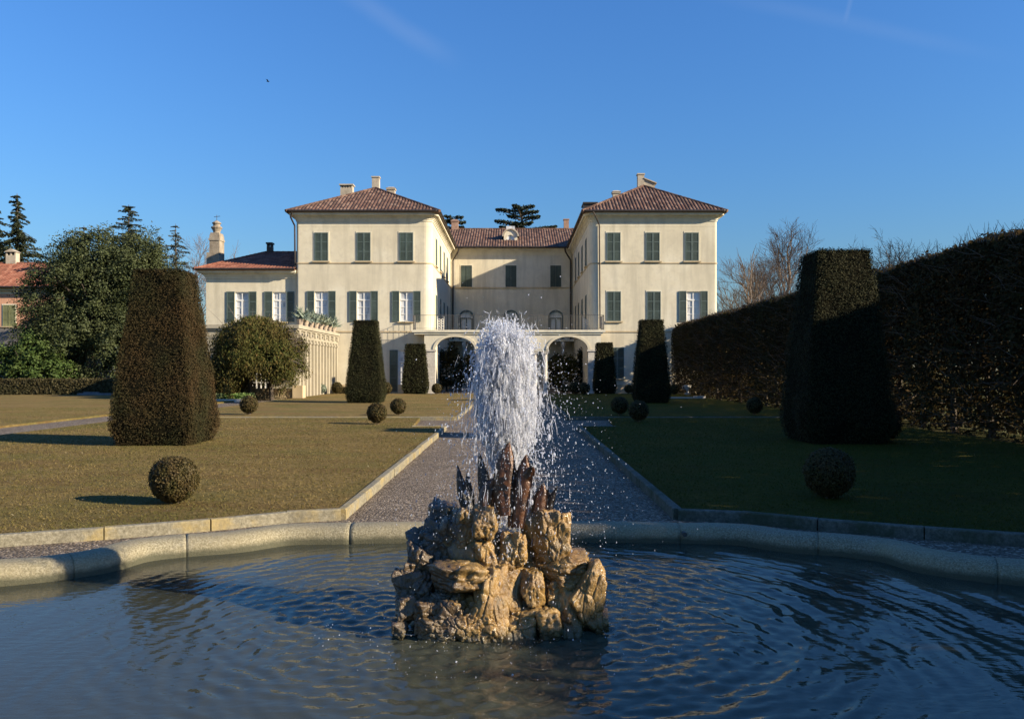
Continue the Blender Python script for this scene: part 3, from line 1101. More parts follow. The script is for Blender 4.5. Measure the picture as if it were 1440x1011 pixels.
def shutter_leaf(O, u, n, a0, a1, z0, z1, n0, parent, rails=3, mat='shutter', fm='shutter_frame'):
    mb = MB()
    w = .055
    mb.obox(O, u, n, a0 + w, a1 - w, n0 + .012, n0 + .034, z0 + w, z1 - w)
    o = mb.build('shutter', M[mat], parent)
    fr = MB()
    fr.obox(O, u, n, a0, a0 + w, n0 + .003, n0 + .05, z0, z1)
    fr.obox(O, u, n, a1 - w, a1, n0 + .003, n0 + .05, z0, z1)
    for k in range(rails + 1):
        zc = z0 + (z1 - z0) * k / rails
        za = min(max(zc - w / 2, z0), z1 - w)
        fr.obox(O, u, n, a0 + w, a1 - w, n0 + .005, n0 + .046, za, za + w)
    # frame joined into the same leaf mesh (second material)
    me = o.data
    me.materials.append(M[fm])
    k = len(me.vertices)
    org = np.array(WP[o.name])
    V = np.array([v.co[:] for v in me.vertices])
    vs = np.concatenate([V, np.array(fr.v) - org])
    fs = [tuple(p.vertices) for p in me.polygons] + [tuple(i + k for i in f) for f in fr.f]
    nm = bpy.data.meshes.new('shutter')
    nm.from_pydata(vs.tolist(), [], fs)
    nm.materials.append(M[mat]); nm.materials.append(M[fm])
    nm.polygons.foreach_set('material_index', [0] * len(me.polygons) + [1] * len(fr.f))
    nm.update()
    o.data = nm
    return o


def closed_window(O, u, n, c, z0, z1, w=.94, mat='shutter', fm='shutter_frame', sill=True, parent=VILLA):
    mb = MB()
    mb.obox(O, u, n, c - w / 2 - .09, c - w / 2, -.02, .022, z0, z1 + .09)
    mb.obox(O, u, n, c + w / 2, c + w / 2 + .09, -.02, .022, z0, z1 + .09)
    mb.obox(O, u, n, c - w / 2, c + w / 2, -.02, .02, z1, z1 + .09)
    win = mb.build('window', M['trim'], parent)
    for a0, a1 in ((c - w / 2, c - .006), (c + .006, c + w / 2)):
        shutter_leaf(O, u, n, a0, a1, z0, z1, 0.0, win, mat=mat, fm=fm)
    if sill:
        MB().obox(O, u, n, c - w / 2 - .14, c + w / 2 + .14, -.02, .13, z0 - .085, z0 - .004).build('sill', M['band'], win)
    return win


def open_window(O, u, n, c, z0, z1, w=.95, sw=.5, transom=.72, left=True, right=True, sill=True, parent=VILLA, shut_mat='shutter', fm='shutter_frame'):
    mb = MB()
    a0, a1 = c - w / 2, c + w / 2
    d0, d1 = -.15, -.09
    b = .075
    mb.obox(O, u, n, a0, a0 + b, d0, d1, z0, z1)
    mb.obox(O, u, n, a1 - b, a1, d0, d1, z0, z1)
    mb.obox(O, u, n, a0 + b, a1 - b, d0, d1, z1 - b, z1)
    mb.obox(O, u, n, a0 + b, a1 - b, d0, d1, z0, z0 + b)
    zt = z0 + (z1 - z0) * transom
    mb.obox(O, u, n, a0 + b, a1 - b, d0 + .002, d1 + .015, zt - .05, zt + .05)
    mb.obox(O, u, n, c - .055, c + .055, d0 + .004, d1 + .01, z0 + b, zt - .05)
    mb.obox(O, u, n, c - .03, c + .03, d0 + .004, d1 + .005, zt + .05, z1 - b)
    for k in (1, 2):
        zz = z0 + (zt - z0) * k / 3
        mb.obox(O, u, n, a0 + b, c - .055, d0 + .01, d1, zz - .018, zz + .018)
        mb.obox(O, u, n, c + .055, a1 - b, d0 + .01, d1, zz - .018, zz + .018)
    win = mb.build('window', M['white'], parent)
    pm = MB()
    k = 0
    pm.obox(O, u, n, a0 + .01, a1 - .01, d0 + .012, d0 + .022, z0 + .01, z1 - .01)
    pm.build('pane', M['pane'], win)
    if left: shutter_leaf(O, u, n, a0 - sw - .02, a0 - .02, z0 - .03, z1 + .03, .012, win, mat=shut_mat, fm=fm)
    if right: shutter_leaf(O, u, n, a1 + .02, a1 + sw + .02, z0 - .03, z1 + .03, .012, win, mat=shut_mat, fm=fm)
    if sill:
        MB().obox(O, u, n, a0 - .12, a1 + .12, -.02, .14, z0 - .10, z0 - .035).build('sill', M['band'], win)
    return win


def X(px, Y): return (px - 723) * Y / F
def Z(py, Y): return 1.6 - (py - 521) * Y / F


def arc_pts(cx, cy, r, a0, a1, k):
    return [(cx + r * math.cos(a0 + (a1 - a0) * i / k), cy + r * math.sin(a0 + (a1 - a0) * i / k)) for i in range(k + 1)]


def off_rect(poly_fn, d):
    return poly_fn(d)


YF, YB, YE = 57.0, 73.7, 84.0
WL = (-15.2, -5.72)
WR = (5.28, 14.15)
RC = .55


def wing_outline(x0, x1, inner_right, d):
    """footprint of a wing grown by d; the inner front corner is rounded, the outer one slightly"""
    r1, r2 = (RC, .18) if inner_right else (.18, RC)
    a, b = x0 - d, x1 + d
    y = YF - d
    L = r2 if False else None
    rl = (r1 if not inner_right else r2)
    rl, rr = (.18 + d * .3, RC + d * .3) if inner_right else (RC + d * .3, .18 + d * .3)
    p = arc_pts(a + rl, y + rl, rl, PI, 1.5 * PI, 6) + arc_pts(b - rr, y + rr, rr, 1.5 * PI, 2 * PI, 6)
    return p + [(b, YE + d), (a, YE + d)]


def ring_band(poly, z0, z1, name, m, parent, inner):
    return MB().prism(poly, z0, z1, True, True).build(name, m, parent)


def roof_plane(mb, quad, pitch_u=.06, amp=.032):
    """corrugated tiled plane. quad: eave start, eave end, then upper points (convex, 3D)"""
    pts = [Vector(p) for p in quad]
    e0, e1 = pts[0], pts[1]
    U = (e1 - e0).normalized()
    nrm = (pts[1] - pts[0]).cross(pts[2] - pts[0]).normalized()
    if nrm.z < 0: nrm = -nrm
    Vv = nrm.cross(U).normalized()
    if Vv.z < 0: Vv = -Vv
    uv = [((p - e0).dot(U), (p - e0).dot(Vv)) for p in pts]
    u0, u1 = min(a for a, b in uv), max(a for a, b in uv)
    nu = int((u1 - u0) / pitch_u)
    rows = 10
    cols = []
    if mb.uv is None: mb.uv = []
    for i in range(nu + 1):
        u = u0 + (u1 - u0) * (i + .0001 * (1 if i == 0 else -1 if i == nu else 0)) / nu
        lo, hi = 1e9, -1e9
        for (a, b), (c, d) in zip(uv, uv[1:] + uv[:1]):
            if (a - u) * (c - u) <= 0 and abs(a - c) > 1e-9:
                v = b + (d - b) * (u - a) / (c - a)
                lo, hi = min(lo, v), max(hi, v)
        if lo > hi: lo = hi = 0
        k = len(mb.v)
        ph = (u / .24) % 1.0
        hgt = amp * (2 * abs(math.sin(PI * ph)) - .6)
        for j in range(rows + 1):
            v = lo + (hi - lo) * j / rows
            wob = .012 * mnoise.noise(Vector((u * .8 + e0.x, v * 1.7, e0.y)))
            p = e0 + U * u + Vv * v + nrm * (hgt + wob)
            mb.v.append((p.x, p.y, p.z))
            mb.uv.append((u + e0.x * 3, v + e0.y))
        cols.append(k)
    for a, b in zip(cols[:-1], cols[1:]):
        for j in range(rows):
            mb.f.append((a + j, b + j, b + j + 1, a + j + 1))
    return mb


def ridge_caps(mb, p, q, r=.11):
    p, q = Vector(p), Vector(q)
    n = max(2, int((q - p).length / .4))
    for i in range(n):
        a, b = p + (q - p) * (i / n), p + (q - p) * ((i + 1.08) / n)
        k = len(mb.v)
        mb.tube([a, b], [r, r * .86], 7)
        mb.uv += [(a.x * 3 + i * .37, a.y + i * .5)] * (len(mb.v) - k)


def chimney(parent, px0, px1, py0, py1, Y, label, kind='slab', m='chimney', zbase=None):
    x0, x1 = X(px0, Y), X(px1, Y)
    z1 = Z(py0, Y)
    z0 = zbase if zbase is not None else Z(py1, Y) - 1.0
    w = x1 - x0
    d = max(.5, w * .7)
    mb = MB()
    if kind == 'slab':
        mb.box(x0, x1, Y, Y + d, z0, z1 - .32)
        nq = 5
        for k in range(nq):
            a = x0 + (w - .14) * k / (nq - 1)
            mb.box(a, a + .14, Y + .05, Y + d - .05, z1 - .32, z1 - .10)
        mb.box(x0 - .08, x1 + .08, Y - .08, Y + d + .08, z1 - .10, z1)
    elif kind == 'tall':
        mb.box(x0, x1, Y, Y + d, z0, z1 - .10)
        mb.box(x0 - .05, x1 + .05, Y - .05, Y + d + .05, z1 - .10, z1)
    elif kind == 'cap':
        mb.box(x0 + .06, x1 - .06, Y, Y + d, z0, z1 - .28)
        mb.box(x0, x1, Y - .06, Y + d + .06, z1 - .28, z1 - .16)
        ym = Y + d / 2
        mb.add([(x0 - .03, Y - .09, z1 - .16), (x1 + .03, Y - .09, z1 - .16), (x1 + .03, Y + d + .09, z1 - .16), (x0 - .03, Y + d + .09, z1 - .16), ((x0 + x1) / 2 - w * .25, ym, z1), ((x0 + x1) / 2 + w * .25, ym, z1)],
               [(0, 1, 5, 4), (1, 2, 5), (2, 3, 4, 5), (3, 0, 4)])
    elif kind == 'dark':
        mb.box(x0 + .05, x1 - .05, Y, Y + d, z0, z1 - .35)
        for a in (x0 + .05, x1 - .17):
            mb.box(a, a + .12, Y + .02, Y + d - .02, z1 - .35, z1 - .12)
        mb.box(x0, x1, Y - .06, Y + d + .06, z1 - .12, z1)
    return mb.build('chimney', M[m], parent, label=label)


def cornice(fn, parent, z, name='cornice'):
    """moulded eaves: fn(d) gives the outline grown by d"""
    mb = MB()
    for d, a, b in ((.05, z - .58, z - .46), (.10, z - .46, z - .37), (.16, z - .37, z - .28), (.27, z - .28, z - .21), (.44, z - .21, z - .03)):
        mb.prism(fn(d), a, b, True, True)
    return mb.build(name, M['trim'], parent)


def gutter(pts, parent, r=.085):
    return MB().tube(pts, r, 8).build('gutter', M['gutter'], parent)


ZE = 12.58


def wing(x0, x1, inner_right, zr):
    fn = lambda d: wing_outline(x0, x1, inner_right, d)
    rl, rr = (.18, RC) if inner_right else (RC, .18)
    H = ZE - .5
    # front wall (u = world x)
    O = (0, YF)
    u, n = FRONT
    left = inner_right
    holes = []
    low = [452, 511.5, 571.5] if left else [863.5, 919.5, 975]
    up = [452, 511.5, 571.5] if left else [863, 918, 973]
    z0, z1 = 5.03, 7.1
    opened = [True, True, True] if left else [False, False, True]
    for px, op in zip(low, opened):
        if op: holes.append(rect(X(px, YF) - .475, X(px, YF) + .475, z0, z1))
    gd = []
    if left:
        cx = X(569, YF)
        holes.append(rect(cx - .46, cx + .46, .12, 3.0))
    wall(O, u, n, rect(x0 + rl, x1 - rr, 0, H), holes, .3, M['stucco'])
    for px, op in zip(low, opened):
        if op: open_window(O, u, n, X(px, YF), z0, z1)
        else: closed_window(O, u, n, X(px, YF), z0, z1)
    for px in up: closed_window(O, u, n, X(px, YF), 9.22, 11.2)
    if left:
        w = open_window(O, u, n, cx, .12, 3.0, w=.92, sw=.56, sill=False)
        w.name = 'french_door'
    else:
        closed_window(O, u, n, X(868, YF), 1.05, 3.2, w=.95)
    # corners, inner side, others
    for k, (cx_, rr_, a0) in enumerate(((x0 + rl, rl, PI), (x1 - rr, rr, 1.5 * PI))):
        mb = MB()
        pts = arc_pts(cx_, YF + rr_, rr_, a0, a0 + PI / 2, 7)
        for (a, b) in zip(pts[:-1], pts[1:]):
            mb.add([(a[0], a[1], 0), (b[0], b[1], 0), (b[0], b[1], H), (a[0], a[1], H)], [(0, 1, 2, 3)])
        mb.build('wall_corner', M['stucco'], VILLA)
    # side walls: u runs away from the camera
    for x, nx, inner in ((x0, -1, not inner_right), (x1, 1, inner_right)):
        r = rl if x == x0 else rr
        OO = (x, YF)
        uu, nn = (0, 1), (nx, 0)
        wall(OO, uu, nn, rect(r, YE - YF, 0, H), [], .3, M['stucco'])
        if inner:
            for a in (2.9, 6.2, 9.5, 12.8):
                closed_window(OO, uu, nn, a, 9.22, 11.2, sill=True)
                closed_window(OO, uu, nn, a, 4.62, 7.1, sill=False)
        elif not left:
            for a in (4, 9, 14):
                closed_window(OO, uu, nn, a, 9.22, 11.2)
    # string courses
    mb = MB().prism(fn(.035), 9.03, 9.12, True, True); mb.build('string_course', M['band'], VILLA)
    mb = MB().prism(fn(.05), 4.26, 4.35, True, True); mb.build('string_course', M['band'], VILLA)
    mb = MB().prism(fn(.045), 0, .62, True, False); mb.build('plinth', M['band'], VILLA)
    mb = MB().prism(fn(.012), ZE - .94, ZE - .90, True, True); mb.build('string_course', M['trim'], VILLA)
    cornice(fn, VILLA, ZE)
    # roof
    ov = .58
    a, b, c, d = x0 - ov, x1 + ov, YF - ov, YE + ov
    hw_ = (b - a) / 2
    xm = (a + b) / 2
    z = ZE + .03
    A, B, Cc, D = (a, c, z), (b, c, z), (b, d, z), (a, d, z)
    P, Q = (xm, c + hw_, zr), (xm, d - hw_, zr)
    rf = MB()
    roof_plane(rf, [A, B, P])
    roof_plane(rf, [B, Cc, Q, P])
    roof_plane(rf, [Cc, D, Q])
    roof_plane(rf, [D, A, P, Q])
    for p, q in ((A, P), (B, P), (Cc, Q), (D, Q), (P, Q)):
        ridge_caps(rf, p, q)
    k = len(rf.v)
    rf.box(a + .05, b - .05, c + .05, d - .05, z - .09, z - .03)
    rf.uv += [(0, 0)] * 8
    roof = rf.build('roof', M['tile'], VILLA)
    gutter([(a, d, z), (a, c + .25, z), (a + .07, c + .07, z), (a + .25, c, z), (b - .25, c, z), (b - .07, c + .07, z), (b, c + .25, z), (b, d, z)], roof)
    return roof


roofL = wing(*WL, True, 15.35)
roofR = wing(*WR, False, 15.45)
chimney(roofL, 478.5, 495.5, 259, 275, 66.2, 'broad pale chimney with a slotted top', 'slab')
chimney(roofL, 523, 533, 248, 268, 63.2, 'tall narrow chimney at the roof peak', 'tall')
chimney(roofL, 543, 556, 262, 275, 65.5, 'small capped chimney', 'cap')
chimney(roofR, 897, 906, 244, 264, 63.0, 'tall narrow chimney with a lean-to', 'tall')
mb = MB()
x0, x1 = X(906, 63.0), X(921, 63.0)
mb.add([(x0, 63.05, 14.2), (x1, 63.05, 14.2), (x1, 64, 14.2), (x0, 64, 14.2), (x0, 63.05, Z(252, 63)), (x1, 63.05, Z(258, 63)), (x1, 64, Z(258, 63)), (x0, 64, Z(252, 63))],
       [(0, 1, 5, 4), (1, 2, 6, 5), (2, 3, 7, 6), (3, 0, 4, 7), (4, 5, 6, 7)])
mb.add([(x0, 62.95, Z(252, 63) + .02), (x1 + .14, 62.95, Z(258.8, 63) + .02), (x1 + .14, 64.1, Z(258.8, 63) + .02), (x0, 64.1, Z(252, 63) + .02),
        (x0, 62.95, Z(252, 63) + .1), (x1 + .14, 62.95, Z(258.8, 63) + .1), (x1 + .14, 64.1, Z(258.8, 63) + .1), (x0, 64.1, Z(252, 63) + .1)],
       [(0, 1, 5, 4), (1, 2, 6, 5), (2, 3, 7, 6), (3, 0, 4, 7), (4, 5, 6, 7), (3, 2, 1, 0)])
mb.build('chimney', M['chimney'], roofR, label='low lean-to flue housing')
chimney(roofR, 861, 873, 267, 276, 65.0, 'low dark vent on the roof slope', 'cap')
mb = MB().box(X(821, 60.5), X(840, 60.5), 60.5, 62.0, 13.2, Z(287, 60.5)).box(X(820, 60.4), X(841, 60.4), 60.4, 62.1, Z(287, 60.5) + .003, Z(284.6, 60.5))
mb.build('roof_hatch', M['gutter'], roofR)

# centre block
u, n = FRONT
O = (0, YB)
H = ZE - .4
cen = [X(656, YB), X(718.5, YB), X(781.5, YB)]


def arch_loop(c, hw_, z0, zs, rise, k=12):
    return [(c - hw_, z0), (c + hw_, z0)] + [(c + hw_ * math.cos(PI * i / k), zs + rise * math.sin(PI * i / k)) for i in range(k + 1)]


holes = [arch_loop(c, .56, 4.42, 6.35, .58) for c in cen]
gholes = [arch_loop(c, .62, .05, 2.35, .62) for c in cen]
wall(O, u, n, rect(-5.72, 5.28, 0, H), holes + gholes, .3, M['stucco'])
for c in cen:
    closed_window(O, u, n, c, 9.1, 11.05, w=.98, mat='shutter', fm='shutter')
    mb = MB()
    k = 12
    for (r0, r1) in ((.70, .56),):
        # plaster-dark arched surround
        outer = [(c + r0 * math.cos(PI * i / k), 6.35 + r0 * math.sin(PI * i / k)) for i in range(k + 1)]
        inner = [(c + r1 * math.cos(PI * i / k), 6.35 + r1 * math.sin(PI * i / k)) for i in range(k + 1)]
        for i in range(k):
            P = lambda p, d: (p[0], YB - d, p[1])
            a, b, cc, d = outer[i], outer[i + 1], inner[i + 1], inner[i]
            mb.add([P(a, .04), P(b, .04), P(cc, .04), P(d, .04), P(a, -.05), P(b, -.05), P(cc, -.05), P(d, -.05)], [(0, 1, 2, 3), (0, 1, 5, 4), (2, 3, 7, 6)])
    mb.obox(O, u, n, c - .70, c - .56, -.05, .04, 4.42, 6.35)
    mb.obox(O, u, n, c + .56, c + .70, -.05, .04, 4.42, 6.35)
    mb.obox(O, u, n, c - .06, c + .06, -.16, -.06, 4.42, 6.30)
    mb.obox(O, u, n, c - .56, c + .56, -.16, -.05, 6.26, 6.38)
    for k2 in (-1, 1):
        mb.obox(O, u, n, c + k2 * .50 - .06, c + k2 * .50 + .06, -.165, -.07, 4.42, 6.26)
    win = mb.build('arched_window', M['shutter_frame'], VILLA)
    MB().obox(O, u, n, c - .6, c + .6, -.25, -.2, 4.4, 7.0).build('pane', M['pane'], win)
    MB().obox(O, u, n, c - .66, c + .66, -.28, -.24, .03, 3.05).build('arched_door', M['dark_pane'], VILLA)
mb = MB().obox(O, u, n, -5.7, 5.26, -.02, .06, 9.0 - .02, 9.11); mb.build('string_course', M['band'], VILLA)
cornice(lambda d: [(-5.72, YB - d), (5.28, YB - d), (5.28, YB + .4), (-5.72, YB + .4)], VILLA, ZE)
rf = MB()
ya, yr, zr = YB - .72, 79.6, 15.35
za = ZE + .03
roof_plane(rf, [(-10.4, ya, za), (9.6, ya, za), (9.6, yr, zr), (-10.4, yr, zr)])
roof_plane(rf, [(9.6, YE + .7, za), (-10.4, YE + .7, za), (-10.4, yr, zr), (9.6, yr, zr)])
ridge_caps(rf, (-10.4, yr, zr), (9.6, yr, zr))
roofC = rf.build('roof', M['tile'], VILLA)
gutter([(-5.2, ya - .02, za), (4.8, ya - .02, za)], roofC)
wall((0, YE), (1, 0), (0, 1), rect(-15.2, 14.15, 0, H), [], .1, M['stucco'])
chimney(roofC, 634, 645, 308, 322, 79.3, 'pale chimney beside the far wing roof', 'cap', 'brick')
chimney(roofC, 793, 800, 308, 322, 79.6, 'small brick chimney on the ridge', 'tall', 'brick')
# dormer with an arched top
yd = 75.3
dc = X(718, yd)
mb = MB()
z0, zs = 12.7, Z(333, yd)
hw_ = .62
loop = arch_loop(dc, .36, 13.22, Z(336, yd), .36)
oz = [(dc - hw_ - .1, z0), (dc + hw_ + .1, z0), (dc + hw_ + .1, zs - .5), (dc + hw_, zs - .3), (dc + hw_, zs)] + \
     [(dc + hw_ * math.cos(PI * i / 12), zs + .62 * math.sin(PI * i / 12)) for i in range(13)] + [(dc - hw_, zs - .3), (dc - hw_ - .1, zs - .5)]
dorm = wall((0, yd), u, n, oz, [loop], .2, M['trim'], 'dormer')
mb = MB()
for a, b in zip(oz, oz[1:] + oz[:1]):
    mb.add([(a[0], yd, a[1]), (b[0], yd, b[1]), (b[0], yd + 3.4, b[1]), (a[0], yd + 3.4, a[1])], [(0, 1, 2, 3)])
mb.build('dormer_cheek', M['trim'], dorm)
mb = MB()
ro = [(dc + .78 * math.cos(PI * i / 12), zs + .02 + .72 * math.sin(PI * i / 12)) for i in range(13)]
ri = [(dc + .64 * math.cos(PI * i / 12), zs + .02 + .625 * math.sin(PI * i / 12)) for i in range(13)]
for i in range(12):
    a, b, c_, d = ro[i], ro[i + 1], ri[i + 1], ri[i]
    vs = [(p[0], yd - .12, p[1]) for p in (a, b, c_, d)] + [(p[0], yd + 3.0, p[1]) for p in (a, b, c_, d)]
    mb.add(vs, [(0, 1, 2, 3), (0, 1, 5, 4), (2, 3, 7, 6)])
mb.build('dormer_hood', M['chimney'], dorm)
mb = MB().obox((0, yd), u, n, dc - .4, dc + .4, -.12, -.09, 13.2, 14.9)
mb.build('pane', M['pane'], dorm)
MB().obox((0, yd), u, n, dc - .03, dc + .03, -.085, -.05, 13.2, 14.6).build('window_bar', M['shutter_frame'], dorm)

# downpipes in the corners of the court
for px, sx_ in ((628.5, 1), (808.5, -1)):
    xx = -5.5 if sx_ > 0 else 5.08
    MB().tube([(xx - sx_ * .0 + sx_ * .55, YB - .75, 12.5), (xx + sx_ * .5, YB - .7, 12.2), (xx, YB - .14, 11.5), (xx, YB - .14, 4.4)], .075, 8).build('downpipe', M['gutter'], VILLA)
xx = WR[0] + .55 + .35
MB().tube([(WR[0] + .15, YF - .7, 12.52), (WR[0] + .3, YF - .6, 12.3), (xx - .25, YF - .09, 11.7), (xx - .2, YF - .09, 4.5)], .05, 8).build('downpipe', M['gutter'], VILLA)
MB().tube([(WL[0] - .1, YF - .66, 12.5), (WL[0] - .25, YF - .5, 12.2), (WL[0] - .12, YF + .1, 11.7), (WL[0] - .1, YF + .12, 8.7)], .06, 8).build('downpipe', M['gutter'], VILLA)

# arcade with balcony
YA = 55.7
ac = [X(640, YA), X(719.5, YA), X(799, YA)]
ZS, ZA = 3.02, 4.2
outline = [(-6.12, .0), (-5.36, .0), (-5.36, ZS)]
outline = []
xl, xr = -6.12, 5.92
bot = [(xl, ZS)]
for c in ac:
    bot += [(c - 1.34 * math.cos(PI * i / 18), ZS + .88 * math.sin(PI * i / 18)) for i in range(19)]
bot += [(xr, ZS)]
mb = MB()
poly = bot + [(xr, ZA), (xl, ZA)]
tr = tessellate_polygon([[Vector((a, b, 0)) for a, b in poly]])
k = len(poly)
th = .55
mb.v = [(a, YA, b) for a, b in poly] + [(a, YA + th, b) for a, b in poly]
mb.f = [tuple(t) for t in tr] + [tuple(i + k for i in reversed(t)) for t in tr]
for i in range(k):
    j = (i + 1) % k
    mb.f.append((i, j, k + j, k + i))
arcade = mb.build('arcade', M['trim'], VILLA)
mb = MB()
for c in ac:   # archivolt mouldings
    for i in range(18):
        q = []
        for rr_, dz in ((1.34, .88), (1.52, 1.04)):
            for t in (i, i + 1):
                q.append((c - rr_ * math.cos(PI * t / 18), ZS + dz * math.sin(PI * t / 18)))
        a, b, c2, d = q[0], q[1], q[3], q[2]
        mb.add([(p[0], YA - .05, p[1]) for p in (a, b, c2, d)] + [(p[0], YA + .01, p[1]) for p in (a, b, c2, d)], [(0, 1, 2, 3), (2, 3, 7, 6), (0, 1, 5, 4)])
mb.build('archivolt', M['stucco'], arcade)
for x0, x1 in ((xl, ac[0] - 1.34), (ac[2] + 1.34, xr)):
    MB().box(x0 + .02, x1 - .02, YA + .01, YA + th - .01, 0, ZS - .12).box(x0 - .05, x1 + .05, YA - .05, YA + th + .05, ZS - .12, ZS - .003).box(x0 - .04, x1 + .04, YA - .04, YA + th + .04, 0, .45).build('pier', M['pale_stone'], arcade)
for gx in ((ac[0] + ac[1]) / 2, (ac[1] + ac[2]) / 2):
    for dx in (-.36, .36):
        x = gx + dx
        y = YA + th / 2
        mb = MB().lathe(x, y, [(.21, .0), (.21, .12), (.18, .16), (.165, .25), (.165, 1.3), (.15, 2.62), (.15, 2.68), (.18, 2.70), (.18, 2.75)], 16)
        mb.box(x - .22, x + .22, y - .22, y + .22, 2.75, 2.9).box(x - .2, x + .2, y - .2, y + .2, -.05, .04)
        mb.build('column', M['pale_stone'], arcade)
    MB().box(gx - .62, gx + .62, YA + .02, YA + th - .02, 2.903, ZS - .003).build('lintel', M['trim'], arcade)
# deck along arcade and round the court
mb = MB().box(-6.95, 6.2, YA - .16, YA + 2.3, ZA + .003, ZA + .16)
mb.box(-6.8, 6.05, YA - .08, YA + 2.2, ZA - .14, ZA)
mb.build('balcony_slab', M['trim'], VILLA)
MB().box(-5.70, 5.26, YB - 2.2, YB - .06, ZA - .05, ZA + .12).build('gallery_slab', M['trim'], VILLA)
for k in range(4):
    x = -4.4 + k * 2.9
    MB().lathe(x, YB - 2.0, [(.2, 0), (.2, .15), (.15, .2), (.14, 3.6), (.2, 3.7), (.2, ZA - .05)], 12).build('column', M['pale_stone'], VILLA)


def railing(pts, z, h=1.0, name='railing', step=.13):
    mb = MB()
    for a, b in zip(pts[:-1], pts[1:]):
        a, b = Vector((*a, 0)), Vector((*b, 0))
        L = (b - a).length
        t = (b - a) / L
        A = lambda s, zz: (a.x + t.x * s, a.y + t.y * s, z + zz)
        mb.tube([A(0, h), A(L, h)], .017, 5)
        mb.tube([A(0, .1), A(L, .1)], .011, 4)
        k = int(L / step)
        for i in range(k + 1):
            s = L * i / k
            mb.tube([A(s, .0), A(s, h)], .022 if i in (0, k) else .007, 4, False)
    return mb.build(name, M['iron'], VILLA)


railing([(-6.85, 57.0), (-6.85, YA - .08), (6.1, YA - .08), (6.1, 57.0)], ZA + .16)
railing([(-5.6, YB - 2.1), (5.2, YB - 2.1)], ZA + .12, .95, step=.16)
# ornate end panels of the balcony
for x in (-5.35, 5.0):
    mb = MB()
    for k in range(5):
        zc = ZA + .3 + k * .17
        mb.tube([(x + .1 * math.cos(a), 58.2, zc + .085 * math.sin(a)) for a in np.linspace(0, 2 * PI, 9)], .02, 5, False)
        mb.tube([(x + .25 + .1 * math.cos(a), 58.2, zc + .085 * math.sin(a)) for a in np.linspace(0, 2 * PI, 9)], .02, 5, False)
    mb.box(x - .13, x - .10, 58.18, 58.22, ZA + .16, ZA + 1.25).box(x + .35, x + .38, 58.18, 58.22, ZA + .16, ZA + 1.25)
    mb.build('iron_panel', M['white'], VILLA)

# low side wing (annex)
AX0, AX1 = -21.6, -15.2
YX = 57.35
O = (0, YX)
az = 8.25
aw = [X(340, YX), X(393, YX)]
wall(O, u, n, rect(AX0, AX1, 0, az), [rect(c - .475, c + .475, 5.03, 7.1) for c in aw], .3, M['stucco'])
for c in aw: open_window(O, u, n, c, 5.03, 7.1, sw=.55)
wall((AX0, YX), (0, 1), (-1, 0), rect(0, 11, 0, az), [], .1, M['stucco'])
cornice(lambda d: [(AX0 - d, YX - d), (AX1 - .03, YX - d), (AX1 - .03, YX + 11 + d), (AX0 - d, YX + 11 + d)], VILLA, 8.62)
rf = MB()
a, b, c, d, z = AX0 - .62, AX1 - .04, YX - .66, YX + 11.6, 8.64
P, Q = (-19.0, YX + 5.2, 10.62), (AX1 - .04, YX + 5.2, 10.62)
A, B, Cc, D = (a, c, z), (b, c, z), (b, d, z), (a, d, z)
roof_plane(rf, [A, B, Q, P]); roof_plane(rf, [Cc, D, P, Q]); roof_plane(rf, [D, A, P])
ridge_caps(rf, A, P); ridge_caps(rf, P, Q); ridge_caps(rf, D, P)
k = len(rf.v); rf.box(a + .04, b, c + .04, d - .04, z - .08, z - .03); rf.uv += [(0, 0)] * 8
roofA = rf.build('roof', M['tile_red'], VILLA)
gutter([(a, d, z), (a, c, z), (b, c, z)], roofA, .07)
chimney(roofA, 374, 383, 341, 357, 62.3, 'dark slotted chimney on the low red roof', 'dark', 'gutter')
# tall ornate stack on the west wall
yk = 60.6
cx = X(301, yk)
mb = MB()
w0 = .48
mb.box(cx - w0 - .08, cx + w0 - .1, yk, yk + 1.1, 0, Z(355, yk))
mb.box(cx - w0 + .12, cx + w0 - .1, yk + .05, yk + 1.05, Z(355, yk), Z(330, yk))
mb.box(cx - w0 + .06, cx + w0 - .06, yk, yk + 1.1, Z(338, yk), Z(335, yk))
mb.box(cx - w0 + .16, cx + w0 - .14, yk + .08, yk + 1.0, Z(330, yk), Z(327, yk))
zt = Z(327, yk)
mb.lathe(cx, yk + .55, [(.27, zt), (.25, zt + .12), (.33, zt + .3), (.42, zt + .42), (.40, zt + .48), (.27, zt + .55), (.25, zt + .68), (.33, zt + .74), (.33, zt + .8), (.15, zt + .92), (.03, zt + .98)], 12)
stack = mb.build('chimney_stack', M['chimney_old'], VILLA)
MB().tube([(cx, yk + .55, zt + .95), (cx, yk + .55, zt + 1.4)], .018, 5).tube([(cx - .2, yk + .55, zt + 1.25), (cx + .25, yk + .55, zt + 1.3)], .02, 4).build('weather_vane', M['iron'], stack)

